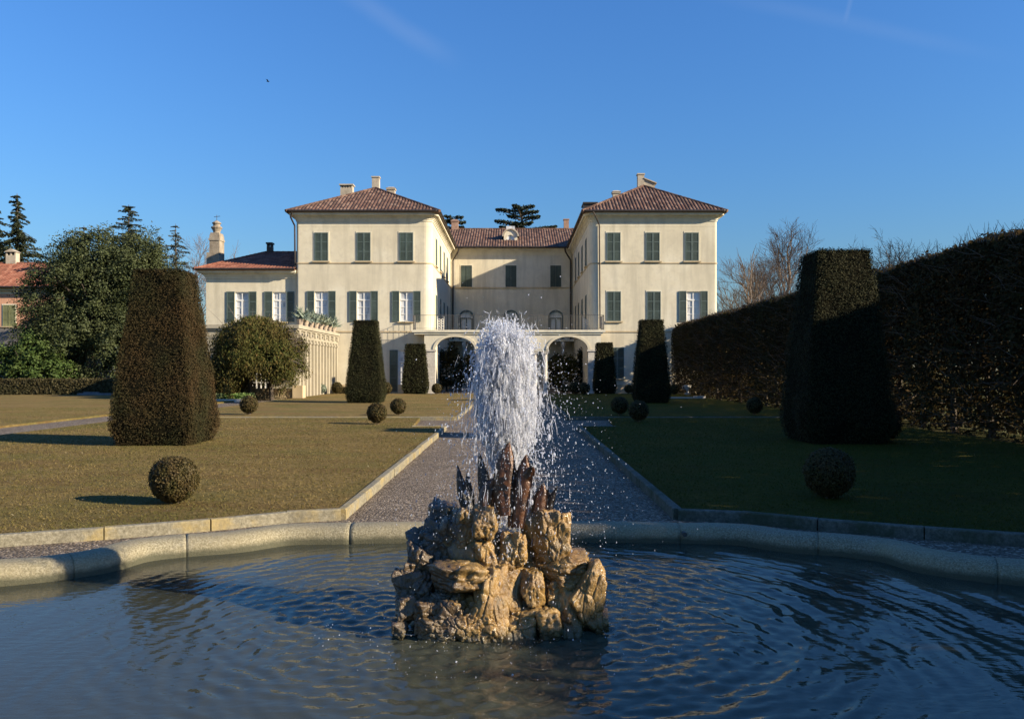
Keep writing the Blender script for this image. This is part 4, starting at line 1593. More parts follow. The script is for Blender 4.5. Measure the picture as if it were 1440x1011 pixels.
# terrace loggia running forward from the annex
TX0, TX1, TY0 = -18.6, -12.3, 46.2
ZT = 4.18
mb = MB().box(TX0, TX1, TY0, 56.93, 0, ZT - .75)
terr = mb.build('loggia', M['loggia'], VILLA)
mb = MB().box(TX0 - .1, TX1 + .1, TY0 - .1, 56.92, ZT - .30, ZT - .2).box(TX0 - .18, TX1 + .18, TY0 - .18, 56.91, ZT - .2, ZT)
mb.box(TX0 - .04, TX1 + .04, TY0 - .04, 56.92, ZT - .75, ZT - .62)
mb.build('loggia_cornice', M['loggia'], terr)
mb = MB()
yy = TY0 + .3
while yy < 56.6:
    mb.box(TX1, TX1 + .10, yy, yy + .42, ZT - .60, ZT - .31)
    yy += 1.25
mb.box(TX0, TX1 - .002, TY0 + .002, 56.9, ZT - .62, ZT - .30)
mb.build('frieze', M['loggia'], terr)
mb = MB()
yy = TY0 + .9
while yy < 56.6:
    mb.box(TX1 + .002, TX1 + .02, yy, yy + .42, ZT - .56, ZT - .40)
    yy += 1.25
mb.build('frieze_vent', M['dark_wood'], terr)
yy = TY0 + .15
while yy < 56.7:
    MB().box(TX1 + .003, TX1 + .13, yy, yy + .30, .0, ZT - .76).box(TX1 + .003, TX1 + .17, yy - .03, yy + .33, ZT - 1.0, ZT - .9).build('pilaster', M['loggia'], terr)
    yy += .82
MB().box(X(355, TY0), X(380, TY0), TY0 - .05, TY0 - .01, .1, 2.6).build('glazed_door', M['dark_pane'], terr)
mb = MB()
for k in range(5):
    xx = X(355, TY0) + (X(380, TY0) - X(355, TY0)) * k / 4
    mb.box(xx - .03, xx + .03, TY0 - .09, TY0 - .051, .1, 2.6)
for zz in (.9, 1.7, 2.55):
    mb.box(X(354, TY0), X(381, TY0), TY0 - .10, TY0 - .052, zz, zz + .06)
mb.build('door_frame', M['white'], terr)
# agave pots along the terrace edge
k = 0
lab = ['at the house end of the loggia terrace', 'second from the house on the loggia terrace', 'third from the house on the loggia terrace', 'fourth from the house on the loggia terrace',
       'fifth from the house on the loggia terrace', 'sixth from the house on the loggia terrace', 'seventh from the house, over the bushy creeper', 'nearest the camera, rising over the bushy creeper']
for i in range(8):
    y = 56.2 - i * 1.25
    x = TX1 - .12
    rng = np.random.default_rng(200 + i)
    t = thing('potted_agave', (x, y, ZT), f'grey green agave in a pale pot, {lab[i]}', 'potted plant', 'potted agaves along the loggia terrace')
    MB().lathe(x, y, [(.14, ZT), (.13, ZT + .05), (.2, ZT + .3), (.235, ZT + .34), (.235, ZT + .38), (.2, ZT + .38)], 12).build('pot', M['terracotta'], t)
    a = rng.uniform(0, 2 * PI, 70); el = rng.uniform(.1, 1.5, 70)
    dirs = np.stack([np.cos(a) * np.cos(el), np.sin(a) * np.cos(el), np.sin(el)], 1)
    P = np.array([x, y, ZT + .4]) + dirs * .36
    V, Q = leaf_quads(P, rng.normal(0, 1, (70, 3)), .78, .15, .2, rng, dirs, .05)
    np_mesh('leaves', V, [Q], [M['agave']], t, (x, y, ZT))

# raised bed wall before the loggia
bed = MB().box(-17.6, -11.6, 44.6, 44.95, 0, .62).box(-12.05, -11.5, 44.45, 45.1, 0, .78)
tag(bed.build('garden_wall', M['band']), 'low ochre garden wall ending in a short pier below the bushy creeper', 'wall')
tag(MB().box(-16.6, -13.9, 41.6, 41.85, -.05, .14).build('bed_edging', M['pale_stone']), 'pale stone edging of the green bed by the side path', 'edging')
rng = np.random.default_rng(8)
n = 4200
P = np.stack([rng.uniform(-17.2, -13.7, n), rng.uniform(41.9, 43.4, n), rng.uniform(.05, .42, n)], 1)
V, Q = leaf_quads(P, np.tile([[0, 0, 1.0]], (n, 1)), .12, .6, .8, rng)
tag(np_mesh('ground_cover', V, [Q], [M['groundcover']], None, (-15.4, 42.5, 0)), 'bright green ground cover under the bushy creeper', 'plants', kind='stuff')
n = 3200
P = np.stack([rng.uniform(-17, -12.2, n), rng.uniform(43.7, 44.5, n), rng.uniform(.0, .6, n)], 1)
V, Q = leaf_quads(P, rng.normal(0, 1, (n, 3)), .16, .2, .5, rng, np.tile([[0, 0, 1.0]], (n, 1)), .5)
tag(np_mesh('dead_stalks', V, [Q], [M['dead']], None, (-14.5, 44, 0)), 'dry brown stalks in front of the low garden wall', 'plants', kind='stuff')

# ------------------------------------------------------------------ trees


def limb_trunk(mb, x, y, z0, h, r, rng, limbs=6, spread=2.0, start=.3):
    pts = [Vector((x + rng.normal(0, .03) * h * .1 * k, y + rng.normal(0, .03) * h * .1 * k, z0 + h * k / 4)) for k in range(5)]
    mb.tube(pts, [r * 1.35, r, r * .85, r * .6, r * .25], 9)
    for k in range(limbs):
        f = rng.uniform(start, .9)
        i = min(3, int(f * 4)); p = pts[i].lerp(pts[i + 1], f * 4 - i)
        a = rng.uniform(0, 2 * PI)
        L = spread * rng.uniform(.6, 1.1) * (1.15 - f * .6)
        e = p + Vector((math.cos(a) * L, math.sin(a) * L, L * rng.uniform(.3, .9)))
        m_ = p.lerp(e, .5) + Vector((0, 0, -.08 * L))
        mb.tube([p, m_, e], [r * .4, r * .28, r * .1], 6)


def clump_tree(name, loc, lobes, nclump, nleaf, lsize, mat, label, cat='tree', group=None, trunk_h=None, tr=.22, crad=(.5, 1.0), seed=1, up=.3, jit=.7, z0=0.0, aspect=.55, bark='bark'):
    """lobes: (dx,dy,dz,rx,ry,rz) ellipsoids making up the crown"""
    t = thing(name, (loc[0], loc[1], z0), label, cat, group)
    rng = np.random.default_rng(seed)
    vol = np.array([l[3] * l[4] * l[5] for l in lobes]) ** .67
    pick = rng.choice(len(lobes), nclump, p=vol / vol.sum())
    parts = []
    for li in pick:
        dx, dy, dz, rx, ry, rz = lobes[li]
        d = unit(rng.normal(0, 1, (1, 3)))[0]
        rr = rng.uniform(.62, 1.0) if rng.random() < .85 else rng.uniform(.2, .62)
        c = np.array([loc[0] + dx + d[0] * rx * rr, loc[1] + dy + d[1] * ry * rr, z0 + dz + d[2] * rz * rr])
        cr = rng.uniform(*crad)
        k = int(nleaf * rng.uniform(.6, 1.4))
        q = unit(rng.normal(0, 1, (k, 3)))
        q[:, 2] = np.where(q[:, 2] < -.6, -q[:, 2] * .5, q[:, 2])
        P = c + q * cr * rng.uniform(.35, 1.1, (k, 1)) * np.array([.85, .85, 1.1])
        P[:, 2] = np.maximum(P[:, 2], z0 + .1)
        N = q * .7 + d * .6 + np.array([0, 0, up])
        parts.append(leaf_quads(P, N, lsize, aspect, jit, rng))
    V, Q = merge(parts)
    np_mesh('crown', V, [Q], [mat], t, (loc[0], loc[1], z0))
    mb = MB()
    th = trunk_h or max(l[2] for l in lobes)
    sp = max(l[3] for l in lobes) * .7
    limb_trunk(mb, loc[0], loc[1], z0 - .05, th, tr, rng, 8, sp)
    mb.build('trunk', M[bark], t)
    return t


Yt = 58.5
clump_tree('evergreen_tree', (X(128, Yt), Yt), [(-.7, 0, 3.4, 4.6, 3.2, 3.6), (-.5, 0, 6.9, 4.0, 3.0, 3.4), (.3, 0, 9.0, 3.0, 2.4, 2.6), (3.2, .3, 8.2, 2.9, 2.4, 3.2), (3.4, -.2, 3.2, 2.6, 2.4, 3.4), (-3.2, 0, 5.4, 2.2, 2.2, 2.5), (-1.5, .3, 9.6, 1.3, 1.3, 1.8), (3.7, .3, 9.5, 1.4, 1.4, 1.5), (1.4, 0, 9.6, 1.4, 1.4, 1.3)],
           900, 150, .165, M['evergreen'], 'large dense dark evergreen behind the nearest dry lawn pyramid', trunk_h=9, tr=.35, crad=(.5, 1.0), seed=3, up=.1, jit=.9)
Yt = 56.0
clump_tree('laurel_bush', (X(40, Yt), Yt), [(0, 0, 1.4, 2.7, 1.6, 1.7), (-1.6, .2, 1.9, 1.6, 1.4, 1.6), (1.6, .2, 1.3, 1.8, 1.4, 1.3), (.2, 0, 2.6, 1.5, 1.3, 1.4)],
           140, 120, .2, M['laurel'], 'bright green laurel bush behind the low hedge', 'bush', trunk_h=2.4, tr=.1, crad=(.4, .8), seed=4)


def conifer(loc, h, rb, label, mat, seed, nb=26, lsize=.3, z_start=.08, droop=.28, per=70, group=None, name='spruce_tree', thin=1.0, power=.85):
    t = thing(name, (loc[0], loc[1], 0), label, 'tree', group)
    rng = np.random.default_rng(seed)
    mb = MB()
    mb.tube([(loc[0], loc[1], -.05), (loc[0] + .05, loc[1], h * .5), (loc[0], loc[1], h * .985)], [h * .018, h * .011, .02], 8)
    parts = []
    for k in range(nb):
        f = z_start + (1 - z_start) * (k + .5) / nb
        z = h * f
        R0 = rb * (1 - f) ** power + .15
        m_ = max(3, int(7 * (1 - f) + 4))
        for j in range(m_):
            a = 2 * PI * j / m_ + rng.uniform(0, 1.2)
            L = R0 * rng.uniform(.45, 1.25)
            tip = np.array([math.cos(a) * L, math.sin(a) * L, -L * droop * rng.uniform(.3, 1.6) + .18 * L])
            base = np.array([loc[0], loc[1], min(h * .97, z + rng.normal(0, .25))])
            if k % 2 == 0 and j % 2 == 0:
                mb.tube([base, base + tip * .5 + np.array([0, 0, .05 * L]), base + tip], [.05 * (1 - f) + .015, .03, .008], 4, False)
            n_ = int(per * 1.7 * (.35 + L / rb) * thin)
            s = rng.random(n_) ** .7
            P = base + tip * s[:, None] + rng.normal(0, 1, (n_, 3)) * np.array([.13, .13, .07]) * (L * (1.15 - s))[:, None]
            P[:, 2] -= np.abs(rng.normal(0, .10, n_)) * L * s * .6
            side = tip / np.linalg.norm(tip)
            parts.append(leaf_quads(P, np.tile([[0, 0, 1.0]], (n_, 1)), lsize * (.6 + .5 * (1 - f)), .4, .7, rng, np.tile(side, (n_, 1)) + np.array([0, 0, -.25]), .5))
    V, Q = merge(parts)
    np_mesh('crown', V, [Q], [mat], t, (loc[0], loc[1], 0))
    mb.build('trunk', M['bark'], t)
    return t


conifer((X(24, 80), 80), 19.2, 5.2, 'tall dark spruce with drooping boughs rising behind the pink house', M['spruce'], 5, 50, .40, .3, .5, 75)
conifer((X(-6, 84), 84), 18.6, 4.6, 'dark spruce cut by the edge of the photo behind the pink house', M['spruce'], 6, 46, .40, .3, .5, 65)
conifer((X(181, 66), 66), 15.2, 5.4, 'pointed conifer top rising above the large evergreen', M['spruce'], 7, 50, .24, .25, .15, 120, power=.75)
conifer((X(118, 70), 70), 14.2, 3.0, 'thin feathery conifer tip above the crown of the large evergreen', M['spruce_blue'], 8, 44, .26, .3, .2, 60)
conifer((X(247, 84), 84), 16.9, 4.6, 'blue grey conifer between the large evergreen and the tall chimney', M['spruce_blue'], 9, 46, .30, .2, .3, 60, thin=.8)
conifer((X(224, 88), 88), 16.4, 3.2, 'slim blue grey conifer left of its wider neighbour near the tall chimney', M['spruce_blue'], 10, 46, .30, .2, .3, 50, thin=.8)
clump_tree('evergreen_tree', (X(222, 72), 72), [(0, 0, 4.5, 3.0, 2.5, 4.2), (1.5, 0, 7.5, 2.0, 2, 2.2), (-1, 0, 9.0, 1.8, 1.8, 1.9)], 150, 90, .28, M['evergreen'], 'evergreen filling the gap behind the nearest dry lawn pyramid', trunk_h=8, tr=.25, crad=(.6, 1.1), seed=12)


def bare_tree(loc, h, label, seed, spread=.75, r=.2, mat='bark', levels=6, trunk=.48, group='bare winter trees', upw=.18, minr=.014, wide=1.0):
    t = thing('bare_tree', (loc[0], loc[1], 0), label, 'tree', group)
    rng = random.Random(seed)
    tw, tk = MB(), MB()
    LEN = [trunk, .24, .17, .12, .085, .06, .045]

    def grow(p, d, L, r_, lev):
        pts = [p]
        q = p.copy(); dd = d.copy()
        wob = .05 if lev == 0 else .17
        for i in range(4):
            dd = (dd + Vector((rng.gauss(0, wob), rng.gauss(0, wob), rng.gauss(.02, .06)))).normalized()
            q = q + dd * (L / 4)
            pts.append(q.copy())
        (tk if lev <= 1 else tw).tube(pts, [r_, r_ * .9, r_ * .8, r_ * .7, r_ * .6], 8 if lev <= 1 else 4 if lev <= 3 else 3, False)
        if lev >= levels: return
        k = rng.randint(5, 7) if lev == 0 else rng.randint(3, 4)
        a0 = rng.uniform(0, 6.3)
        side = dd.cross(Vector((.3, .9, .1))).normalized(); up = dd.cross(side)
        for j in range(k):
            f = 1.0 if j == 0 else rng.uniform(.62 if lev == 0 else .35, 1.0)
            i = min(3, int(f * 4)); bpt = pts[i].lerp(pts[i + 1], min(1, f * 4 - i))
            an = a0 + j * 2.4 + rng.uniform(-.4, .4)
            sp = spread * rng.uniform(.55, 1.3) * (.35 if j == 0 else 1)
            nd = (dd + (side * math.cos(an) + up * math.sin(an)) * sp + Vector((0, 0, upw))).normalized()
            grow(bpt, nd, h * LEN[lev + 1] * rng.uniform(.7, 1.2) * (wide if lev else 1), max(minr, r_ * (.62 if j == 0 else .46)), lev + 1)
    grow(Vector((loc[0], loc[1], -.05)), Vector((0, 0, 1)), h * trunk, r, 0)
    top = max(v[2] for v in tw.v)
    k = h / top
    for mb in (tw, tk):
        mb.v = [(loc[0] + (v[0] - loc[0]) * k, loc[1] + (v[1] - loc[1]) * k, v[2] * k) for v in mb.v]
    tk.build('trunk', M[mat], t)
    tw.build('crown', M[mat], t)
    return t


bare_tree((X(1098, 66), 66), 13.6, 'spreading bare tree right of the villa, above the hedge', 21, .78, .30, mat='bark_pale', minr=.012)
bare_tree((X(1048, 62), 62), 11.1, 'narrow upright bare tree close to the villa corner', 22, .42, .17, trunk=.55, upw=.4, levels=4, mat='bark_pale', minr=.016)
bare_tree((X(1030, 60), 60), 8.4, 'small bare tree nearest the villa corner, low above the hedge', 23, .7, .10, levels=4)
bare_tree((X(1130, 74), 74), 9.8, 'thin bare tree leaning beside the spreading one', 24, .6, .12, levels=4)
bare_tree((X(1240, 62), 62), 12.6, 'reddish bare tree showing over the hedge behind the big shaded pyramid', 25, .95, .26, trunk=.52, upw=.02, wide=1.15)
bare_tree((X(1292, 66), 66), 12.4, 'second reddish bare tree over the hedge, right of its taller neighbour', 26, .9, .22, trunk=.52, upw=.02, levels=5)
bare_tree((X(272, 92), 92), 17.0, 'pale bare tree left of the tall ornate chimney', 27, .75, .26, mat='bark_pale')
bare_tree((X(325, 96), 96), 16.3, 'pale bare tree just behind the low red roof, right of the tall ornate chimney', 28, .75, .24, levels=5, mat='bark_pale')
bare_tree((X(207, 98), 98), 15.5, 'pale bare tree between the conifer tips, left of the blue grey ones', 29, .7, .24, levels=5, mat='bark_pale')


def cedar(loc, h, rad, label, seed, ztop, plates):
    t = thing('cedar_tree', (loc[0], loc[1], 0), label, 'tree')
    rng = np.random.default_rng(seed)
    mb = MB()
    mb.tube([(loc[0], loc[1], -.05), (loc[0], loc[1], h * .6), (loc[0] + .2, loc[1], h * .97)], [.55, .35, .10], 9)
    parts = []
    for (dx, dy, z, L, w) in plates:
        base = np.array([loc[0], loc[1], z - L * .22])
        tip = np.array([loc[0] + dx * L, loc[1] + dy * L, z + .15])
        mid = (base + tip) / 2 + np.array([0, 0, .1])
        mb.tube([base, mid, tip], [.12, .08, .02], 5, False)
        k = int(300 * L * w / 3)
        s = rng.random(k) ** .6
        wid = w * np.sin(np.clip(s * .85 + .1, 0, 1) * PI) ** .6
        lat = rng.normal(0, .42, k) * wid
        pd = np.array([-dy, dx, 0.0])
        P = base + (tip - base) * s[:, None] + pd * lat[:, None]
        P[:, 2] = z + rng.normal(0, .055, k) - .10 * np.abs(lat) - .35 * (1 - s) * L * .25 + .2
        parts.append(leaf_quads(P, np.tile([[0, 0, 1.0]], (k, 1)), .34, .5, .6, rng))
    V, Q = merge(parts)
    np_mesh('crown', V, [Q], [M['cedar']], t, (loc[0], loc[1], 0))
    mb.build('trunk', M['bark'], t)


def plates(h, rows):
    res = []
    for i, (dz, l, r) in enumerate(rows):
        z = h - dz
        res.append((-1, .15 * (-1) ** i, z, l, 1.5))
        res.append((1, -.12 * (-1) ** i, z - .12, r, 1.5))
        if i % 2: res.append((.25, 1, z - .1, (l + r) * .4, 1.2))
        if i % 3 == 1: res.append((-.2, -1, z - .05, (l + r) * .4, 1.2))
    return res


Yc = 100
cedar((X(732, Yc), Yc), Z(289, Yc), 4, 'flat layered cedar rising behind the middle roof', 31, 0,
      plates(Z(289, Yc), [(.2, 1.0, 1.7), (.75, 3.0, 2.2), (1.45, 1.6, 2.4), (2.15, 3.1, 1.5), (2.75, 2.6, 4.4), (3.6, 3.6, 4.4), (5.2, 4, 4), (7, 4.5, 4.5)]))
cedar((X(637, 104), 104), Z(304, 104), 3, 'small cedar top showing beside the left roof chimney', 32, 0,
      plates(Z(304, 104), [(.2, 1.1, 1.3), (.8, 1.4, 1.6), (1.5, 1.8, 1.4), (3, 2.5, 2.5)]))

# bushy creeper tree before the loggia


def creeper():
    Y = 43.6
    x = X(357, Y)
    t = thing('weeping_tree', (x, Y, 0), 'round bushy tree with drooping rusty green foliage before the loggia', 'tree')
    rng = np.random.default_rng(71)
    parts = []
    for k in range(1120):
        a = rng.uniform(0, 2 * PI)
        v = rng.uniform(-.45, 1.0)
        rr = math.sqrt(max(0, 1 - max(v, 0) ** 2)) * rng.uniform(.7, 1.05) * (1 + .10 * math.sin(3 * a + 1) + .06 * math.sin(7 * a))
        c = np.array([x + math.cos(a) * 2.35 * rr, Y + math.sin(a) * 1.9 * rr, 2.75 + v * 1.75])
        L = rng.uniform(.35, 1.15)
        if k > 880:
            c = np.array([x + rng.uniform(-2.25, -.55), Y + rng.uniform(-1.5, .8), rng.uniform(.9, 2.3)]); L = rng.uniform(.5, 1.1)
        elif k > 820:
            c = np.array([x + rng.uniform(.75, 2.2), Y + rng.uniform(-1.3, .8), rng.uniform(1.3, 2.4)]); L = rng.uniform(.5, 1.0)
        elif c[0] > x - .55 and c[2] - L < .7: L = max(.2, c[2] - .75 + rng.normal(0, .16))
        elif c[0] <= x - .55 and rng.random() < .6: c[2] -= rng.uniform(0, 1.8); L *= 1.25
        n_ = int(75 * L + 16)
        s = rng.random(n_)
        P = c + np.stack([rng.normal(0, .13, n_) + math.cos(a) * .12 * s, rng.normal(0, .13, n_), -s * L + rng.normal(0, .05, n_)], 1)
        P[:, 2] = np.maximum(P[:, 2], .1)
        N = np.tile([[math.cos(a), math.sin(a) , .4]], (n_, 1))
        parts.append(leaf_quads(P, N, .15, .34, .7, rng, np.tile([[0, 0, -1.0]], (n_, 1)), .4))
    V, Q = merge(parts)
    np_mesh('crown', V, [Q], [M['wisteria']], t, (x, Y, 0))
    mb = MB()
    for dx, dy in ((-1.5, 0), (-.3, .3), (.9, .2)):
        mb.tube([(x + dx, Y + dy, -.05), (x + dx * .9, Y + dy, 1.3), (x + dx * .6, Y + dy, 2.8), (x + dx * .2, Y, 4.0)], [.13, .10, .08, .03], 7)
    mb.build('trunk', M['bark'], t)
    mb = MB()
    for k in range(110):
        a = rng.uniform(-.4, PI + .4) if rng.random() < .6 else rng.uniform(-.6, .6)
        right = rng.random() < .45
        if right: p = np.array([x + 2.1, Y + rng.uniform(-1, 1), rng.uniform(1.6, 3.8)]); d = np.array([1, rng.normal(0, .4), rng.normal(-.1, .4)])
        else: p = np.array([x + math.cos(a) * 2.0, Y + rng.uniform(-1, 1), 3.0 + 1.3 * math.sin(a)]); d = np.array([math.cos(a), 0, max(.3, math.sin(a))])
        twigs_mb(mb, [p], [d], .75, .011, rng)
    mb.build('twig_sprays', M['bark_pale'], t)['kind'] = 'stuff'


creeper()

# shrubs in the court behind the arches
for px, Y, h, w, lb, sd in ((628, 63, 3.4, 1.2, 'dark climbing shrub in the court behind the first arch', 81), (662, 64, 3.0, 1.1, 'brown green shrub in the court, right side of the first arch', 82),
                            (722, 65, 3.0, 1.3, 'shrub in the court behind the water jet', 85), (790, 63, 3.1, 1.3, 'brownish shrub in the court behind the last arch', 83), (820, 63.5, 3.3, .9, 'dark shrub in the court at the end pier of the arcade', 84)):
    clump_tree('court_shrub', (X(px, Y), Y), [(0, 0, h * .45, w, .8, h * .5), (.2, 0, h * .75, w * .7, .6, h * .25)], 60, 80, .16, M['wisteria'] if sd in (82, 83) else M['yew_green'], lb, 'shrub', 'shrubs in the court behind the arcade', trunk_h=h * .7, tr=.06, crad=(.3, .55), seed=sd)
# little urn by the hedge
x, y = X(967, 51), 51.0
t = thing('stone_urn', (x, y, .1), 'small pale stone urn on the grass near the hedge', 'urn')
MB().box(x - .16, x + .16, y - .16, y + .16, .08, .2).lathe(x, y, [(.10, .2), (.06, .28), (.08, .33), (.2, .5), (.22, .62), (.24, .68), (.2, .68)], 14).build('body', M['pale_stone'], t, True)
MB().tube([(x + .22, y, .62), (x + .32, y, .58), (x + .30, y, .46), (x + .18, y, .44)], .02, 6).tube([(x - .22, y, .62), (x - .32, y, .58), (x - .30, y, .46), (x - .18, y, .44)], .02, 6).build('handle', M['pale_stone'], t, True)
tag(MB().box(9.7, 10.3, 44.0, 44.3, .09, .22).box(7.4, 9.6, 43.9, 44.2, .09, .17).build('stone_edging', M['pale_stone']), 'pale stone edging in the shaded grass before the hedge', 'edging')
tag(MB().box(X(112, 51.5), X(165, 51.5), 51.2, 51.5, 0, .18).box(X(120, 51.5), X(140, 51.5), 51.25, 51.5, .18, .25).build('stone_edging', M['blue_stone']), 'blue grey stone edging at the end of the low hedge', 'edging')

# pink house
Yp = 66.0
u, n = FRONT
ph = thing('pink_house', (X(10, Yp), Yp, 0), 'salmon pink house with red tiled roof at the far left edge', 'building')
x0, x1 = X(-90, Yp), X(78, Yp)
O = (0, Yp)
zw = Z(403, Yp)
wall(O, u, n, rect(x0, x1, 0, zw - .6), [], .1, M['pink'], parent=ph)
wall((x1, Yp), (0, 1), (1, 0), rect(0, 9, 0, zw - .3), [], .1, M['pink'], parent=ph)
MB().box(x0, x1 + .03, Yp - .02, Yp + .3, zw - .6, zw - .35).build('frieze', M['trim'], ph)
MB().box(x0, x1 + .2, Yp - .3, Yp + 9, zw - .35, zw - .12).build('cornice', M['trim'], ph)
MB().box(x0, x1 + .03, Yp - .05, Yp - .005, 0, Z(462, Yp)).build('dado', M['grey_plaster'], ph)
rf = MB()
A, B = (x0, Yp - .6, zw - .1), (x1 + .5, Yp - .6, zw - .1)
P, Q = (x1 + .5, Yp + 5.2, zw + 2.55), (x0, Yp + 5.2, zw + 2.55)
roof_plane(rf, [A, B, P, Q]); roof_plane(rf, [(x1 + .5, Yp + 10.8, zw - .1), (x0, Yp + 10.8, zw - .1), Q, P]); ridge_caps(rf, Q, P)
rp = rf.build('roof', M['tile_red'], ph)
gutter([A, B], rp, .08)
closed_window(O, u, n, X(13, Yp), Z(459, Yp), Z(429, Yp), w=1.0, mat='shutter_pale', fm='shutter_pale', parent=ph)
closed_window(O, u, n, X(-40, Yp), Z(459, Yp), Z(429, Yp), w=1.0, mat='shutter_pale', fm='shutter_pale', parent=ph)
mb = MB()
cy_ = Yp + 5.0
cx0, cx1 = X(8, cy_), X(22, cy_)
mb.box(cx0, cx1, cy_, cy_ + .6, zw + 1.5, Z(359, cy_))
for a in (cx0, (cx0 + cx1) / 2 - .06, cx1 - .12):
    mb.box(a, a + .12, cy_ + .01, cy_ + .59, Z(359, cy_), Z(354.5, cy_))
mb.add([(cx0 - .1, cy_ - .1, Z(354.5, cy_)), (cx1 + .1, cy_ - .1, Z(354.5, cy_)), (cx1 + .1, cy_ + .7, Z(354.5, cy_)), (cx0 - .1, cy_ + .7, Z(354.5, cy_)), ((cx0 + cx1) / 2, cy_ - .1, Z(350, cy_)), ((cx0 + cx1) / 2, cy_ + .7, Z(350, cy_))],
       [(0, 1, 4), (1, 2, 5, 4), (2, 3, 5), (3, 0, 4, 5), (3, 2, 1, 0)])
mb.build('chimney', M['chimney'], rp)

# bird
bp = at(377, 115, 60)
bd = thing('bird', bp, 'tiny dark bird high in the clear blue sky', 'bird')
mb = MB().lathe(0, 0, [(.005, -.12), (.03, -.06), (.035, 0), (.02, .08), (.004, .13)], 8)
mb.v = [(bp.x + v[2], bp.y + v[0], bp.z + v[1]) for v in mb.v]
mb.build('body', M['bird'], bd, True)
for s in (-1, 1):
    MB().add([(bp.x + .05, bp.y, bp.z), (bp.x - .05, bp.y, bp.z), (bp.x - .06, bp.y + s * .2, bp.z + .07), (bp.x + .02, bp.y + s * .2, bp.z + .08), (bp.x - .08, bp.y + s * .34, bp.z + .05),
              (bp.x + .05, bp.y, bp.z - .012), (bp.x - .05, bp.y, bp.z - .012), (bp.x - .06, bp.y + s * .2, bp.z + .062), (bp.x + .02, bp.y + s * .2, bp.z + .07)],
             [(0, 1, 2, 3), (3, 2, 4), (5, 6, 7, 8), (8, 7, 4)]).build('wing', M['bird'], bd)

# ------------------------------------------------------------------ fountain rockwork
FX, FY = at(708, 800, 5.3).x, 5.3
ROCK = thing('fountain_rockwork', (FX, FY, -.02), 'craggy wet honey coloured rockwork rising from the pool', 'fountain')


def rock(px0, px1, py0, py1, Y, dep, seed, rot=(0, 0, 0), planes=14, amp=.10, sub=5, low=None, sharp=26, strata=0.0, tilt=None):
    """boulder filling a pixel box at distance Y: faceted body, then noise"""
    a, b = at(px0, py1, Y), at(px1, py0, Y)
    c = (a + b) / 2
    hx, hz = (b.x - a.x) / 2, (b.z - a.z) / 2
    rng = random.Random(seed)
    bm = bmesh.new()
    bmesh.ops.create_icosphere(bm, subdivisions=sub, radius=1)
    pl = []
    for s in (-1, 1):
        pl += [(Vector((s, rng.gauss(0, .12), rng.gauss(0, .12))).normalized(), rng.uniform(.80, .98)), (Vector((rng.gauss(0, .12), s, rng.gauss(0, .12))).normalized(), rng.uniform(.80, .98)),
               (Vector((rng.gauss(0, .12), rng.gauss(0, .12), s)).normalized(), rng.uniform(.84, .98))]
    for k in range(planes):
        pl.append((Vector((rng.gauss(0, 1), rng.gauss(0, 1), rng.gauss(0, 1))).normalized(), rng.uniform(.72, 1.12)))
    if tilt: pl.append((Vector(tilt[:3]).normalized(), tilt[3]))
    from mathutils import Euler
    E = Euler(rot).to_matrix()
    sd = Vector((seed * 1.37, seed * .71, seed * .33))
    for v in bm.verts:
        d = v.co.normalized()
        acc = 0
        for nrm, h in pl:
            q = nrm.dot(d)
            if q > .05: acc += math.exp(-sharp * (h / q - .6))
        r = .6 - math.log(acc) / sharp
        p = d * min(r, 1.35)
        nz = mnoise.fractal(p * 1.5 + sd, 1.0, 2.1, 5) * amp * .9
        nz += (mnoise.ridged_multi_fractal(p * 1.9 + sd, .9, 2.0, 4, 1.0, 2.0) - 1.0) * amp * .28
        vd = mnoise.voronoi(p * 1.7 + sd)[0]
        nz -= max(0.0, .12 - (vd[1] - vd[0])) * amp * 4.5
        nz += mnoise.fractal(p * 7 + sd, 1.0, 2.0, 4) * amp * .12
        if strata: nz += strata * (abs(((p.z * 2.6 + .4 * p.x + .25 * mnoise.noise(p * 2 + sd)) % 1.0) - .5) - .25)
        p = p * (1 + nz)
        p = E @ p
        w = Vector((c.x + p.x * hx * .97, Y + p.y * dep, c.z + p.z * hz * .97))
        v.co = w
    mb = MB()
    bm.verts.ensure_lookup_table()
    mb.v = [tuple(v.co) for v in bm.verts]
    mb.f = [tuple(v.index for v in f.verts) for f in bm.faces]
    bm.free()
    return mb.build('rock', M['tufa'], ROCK, smooth=True)


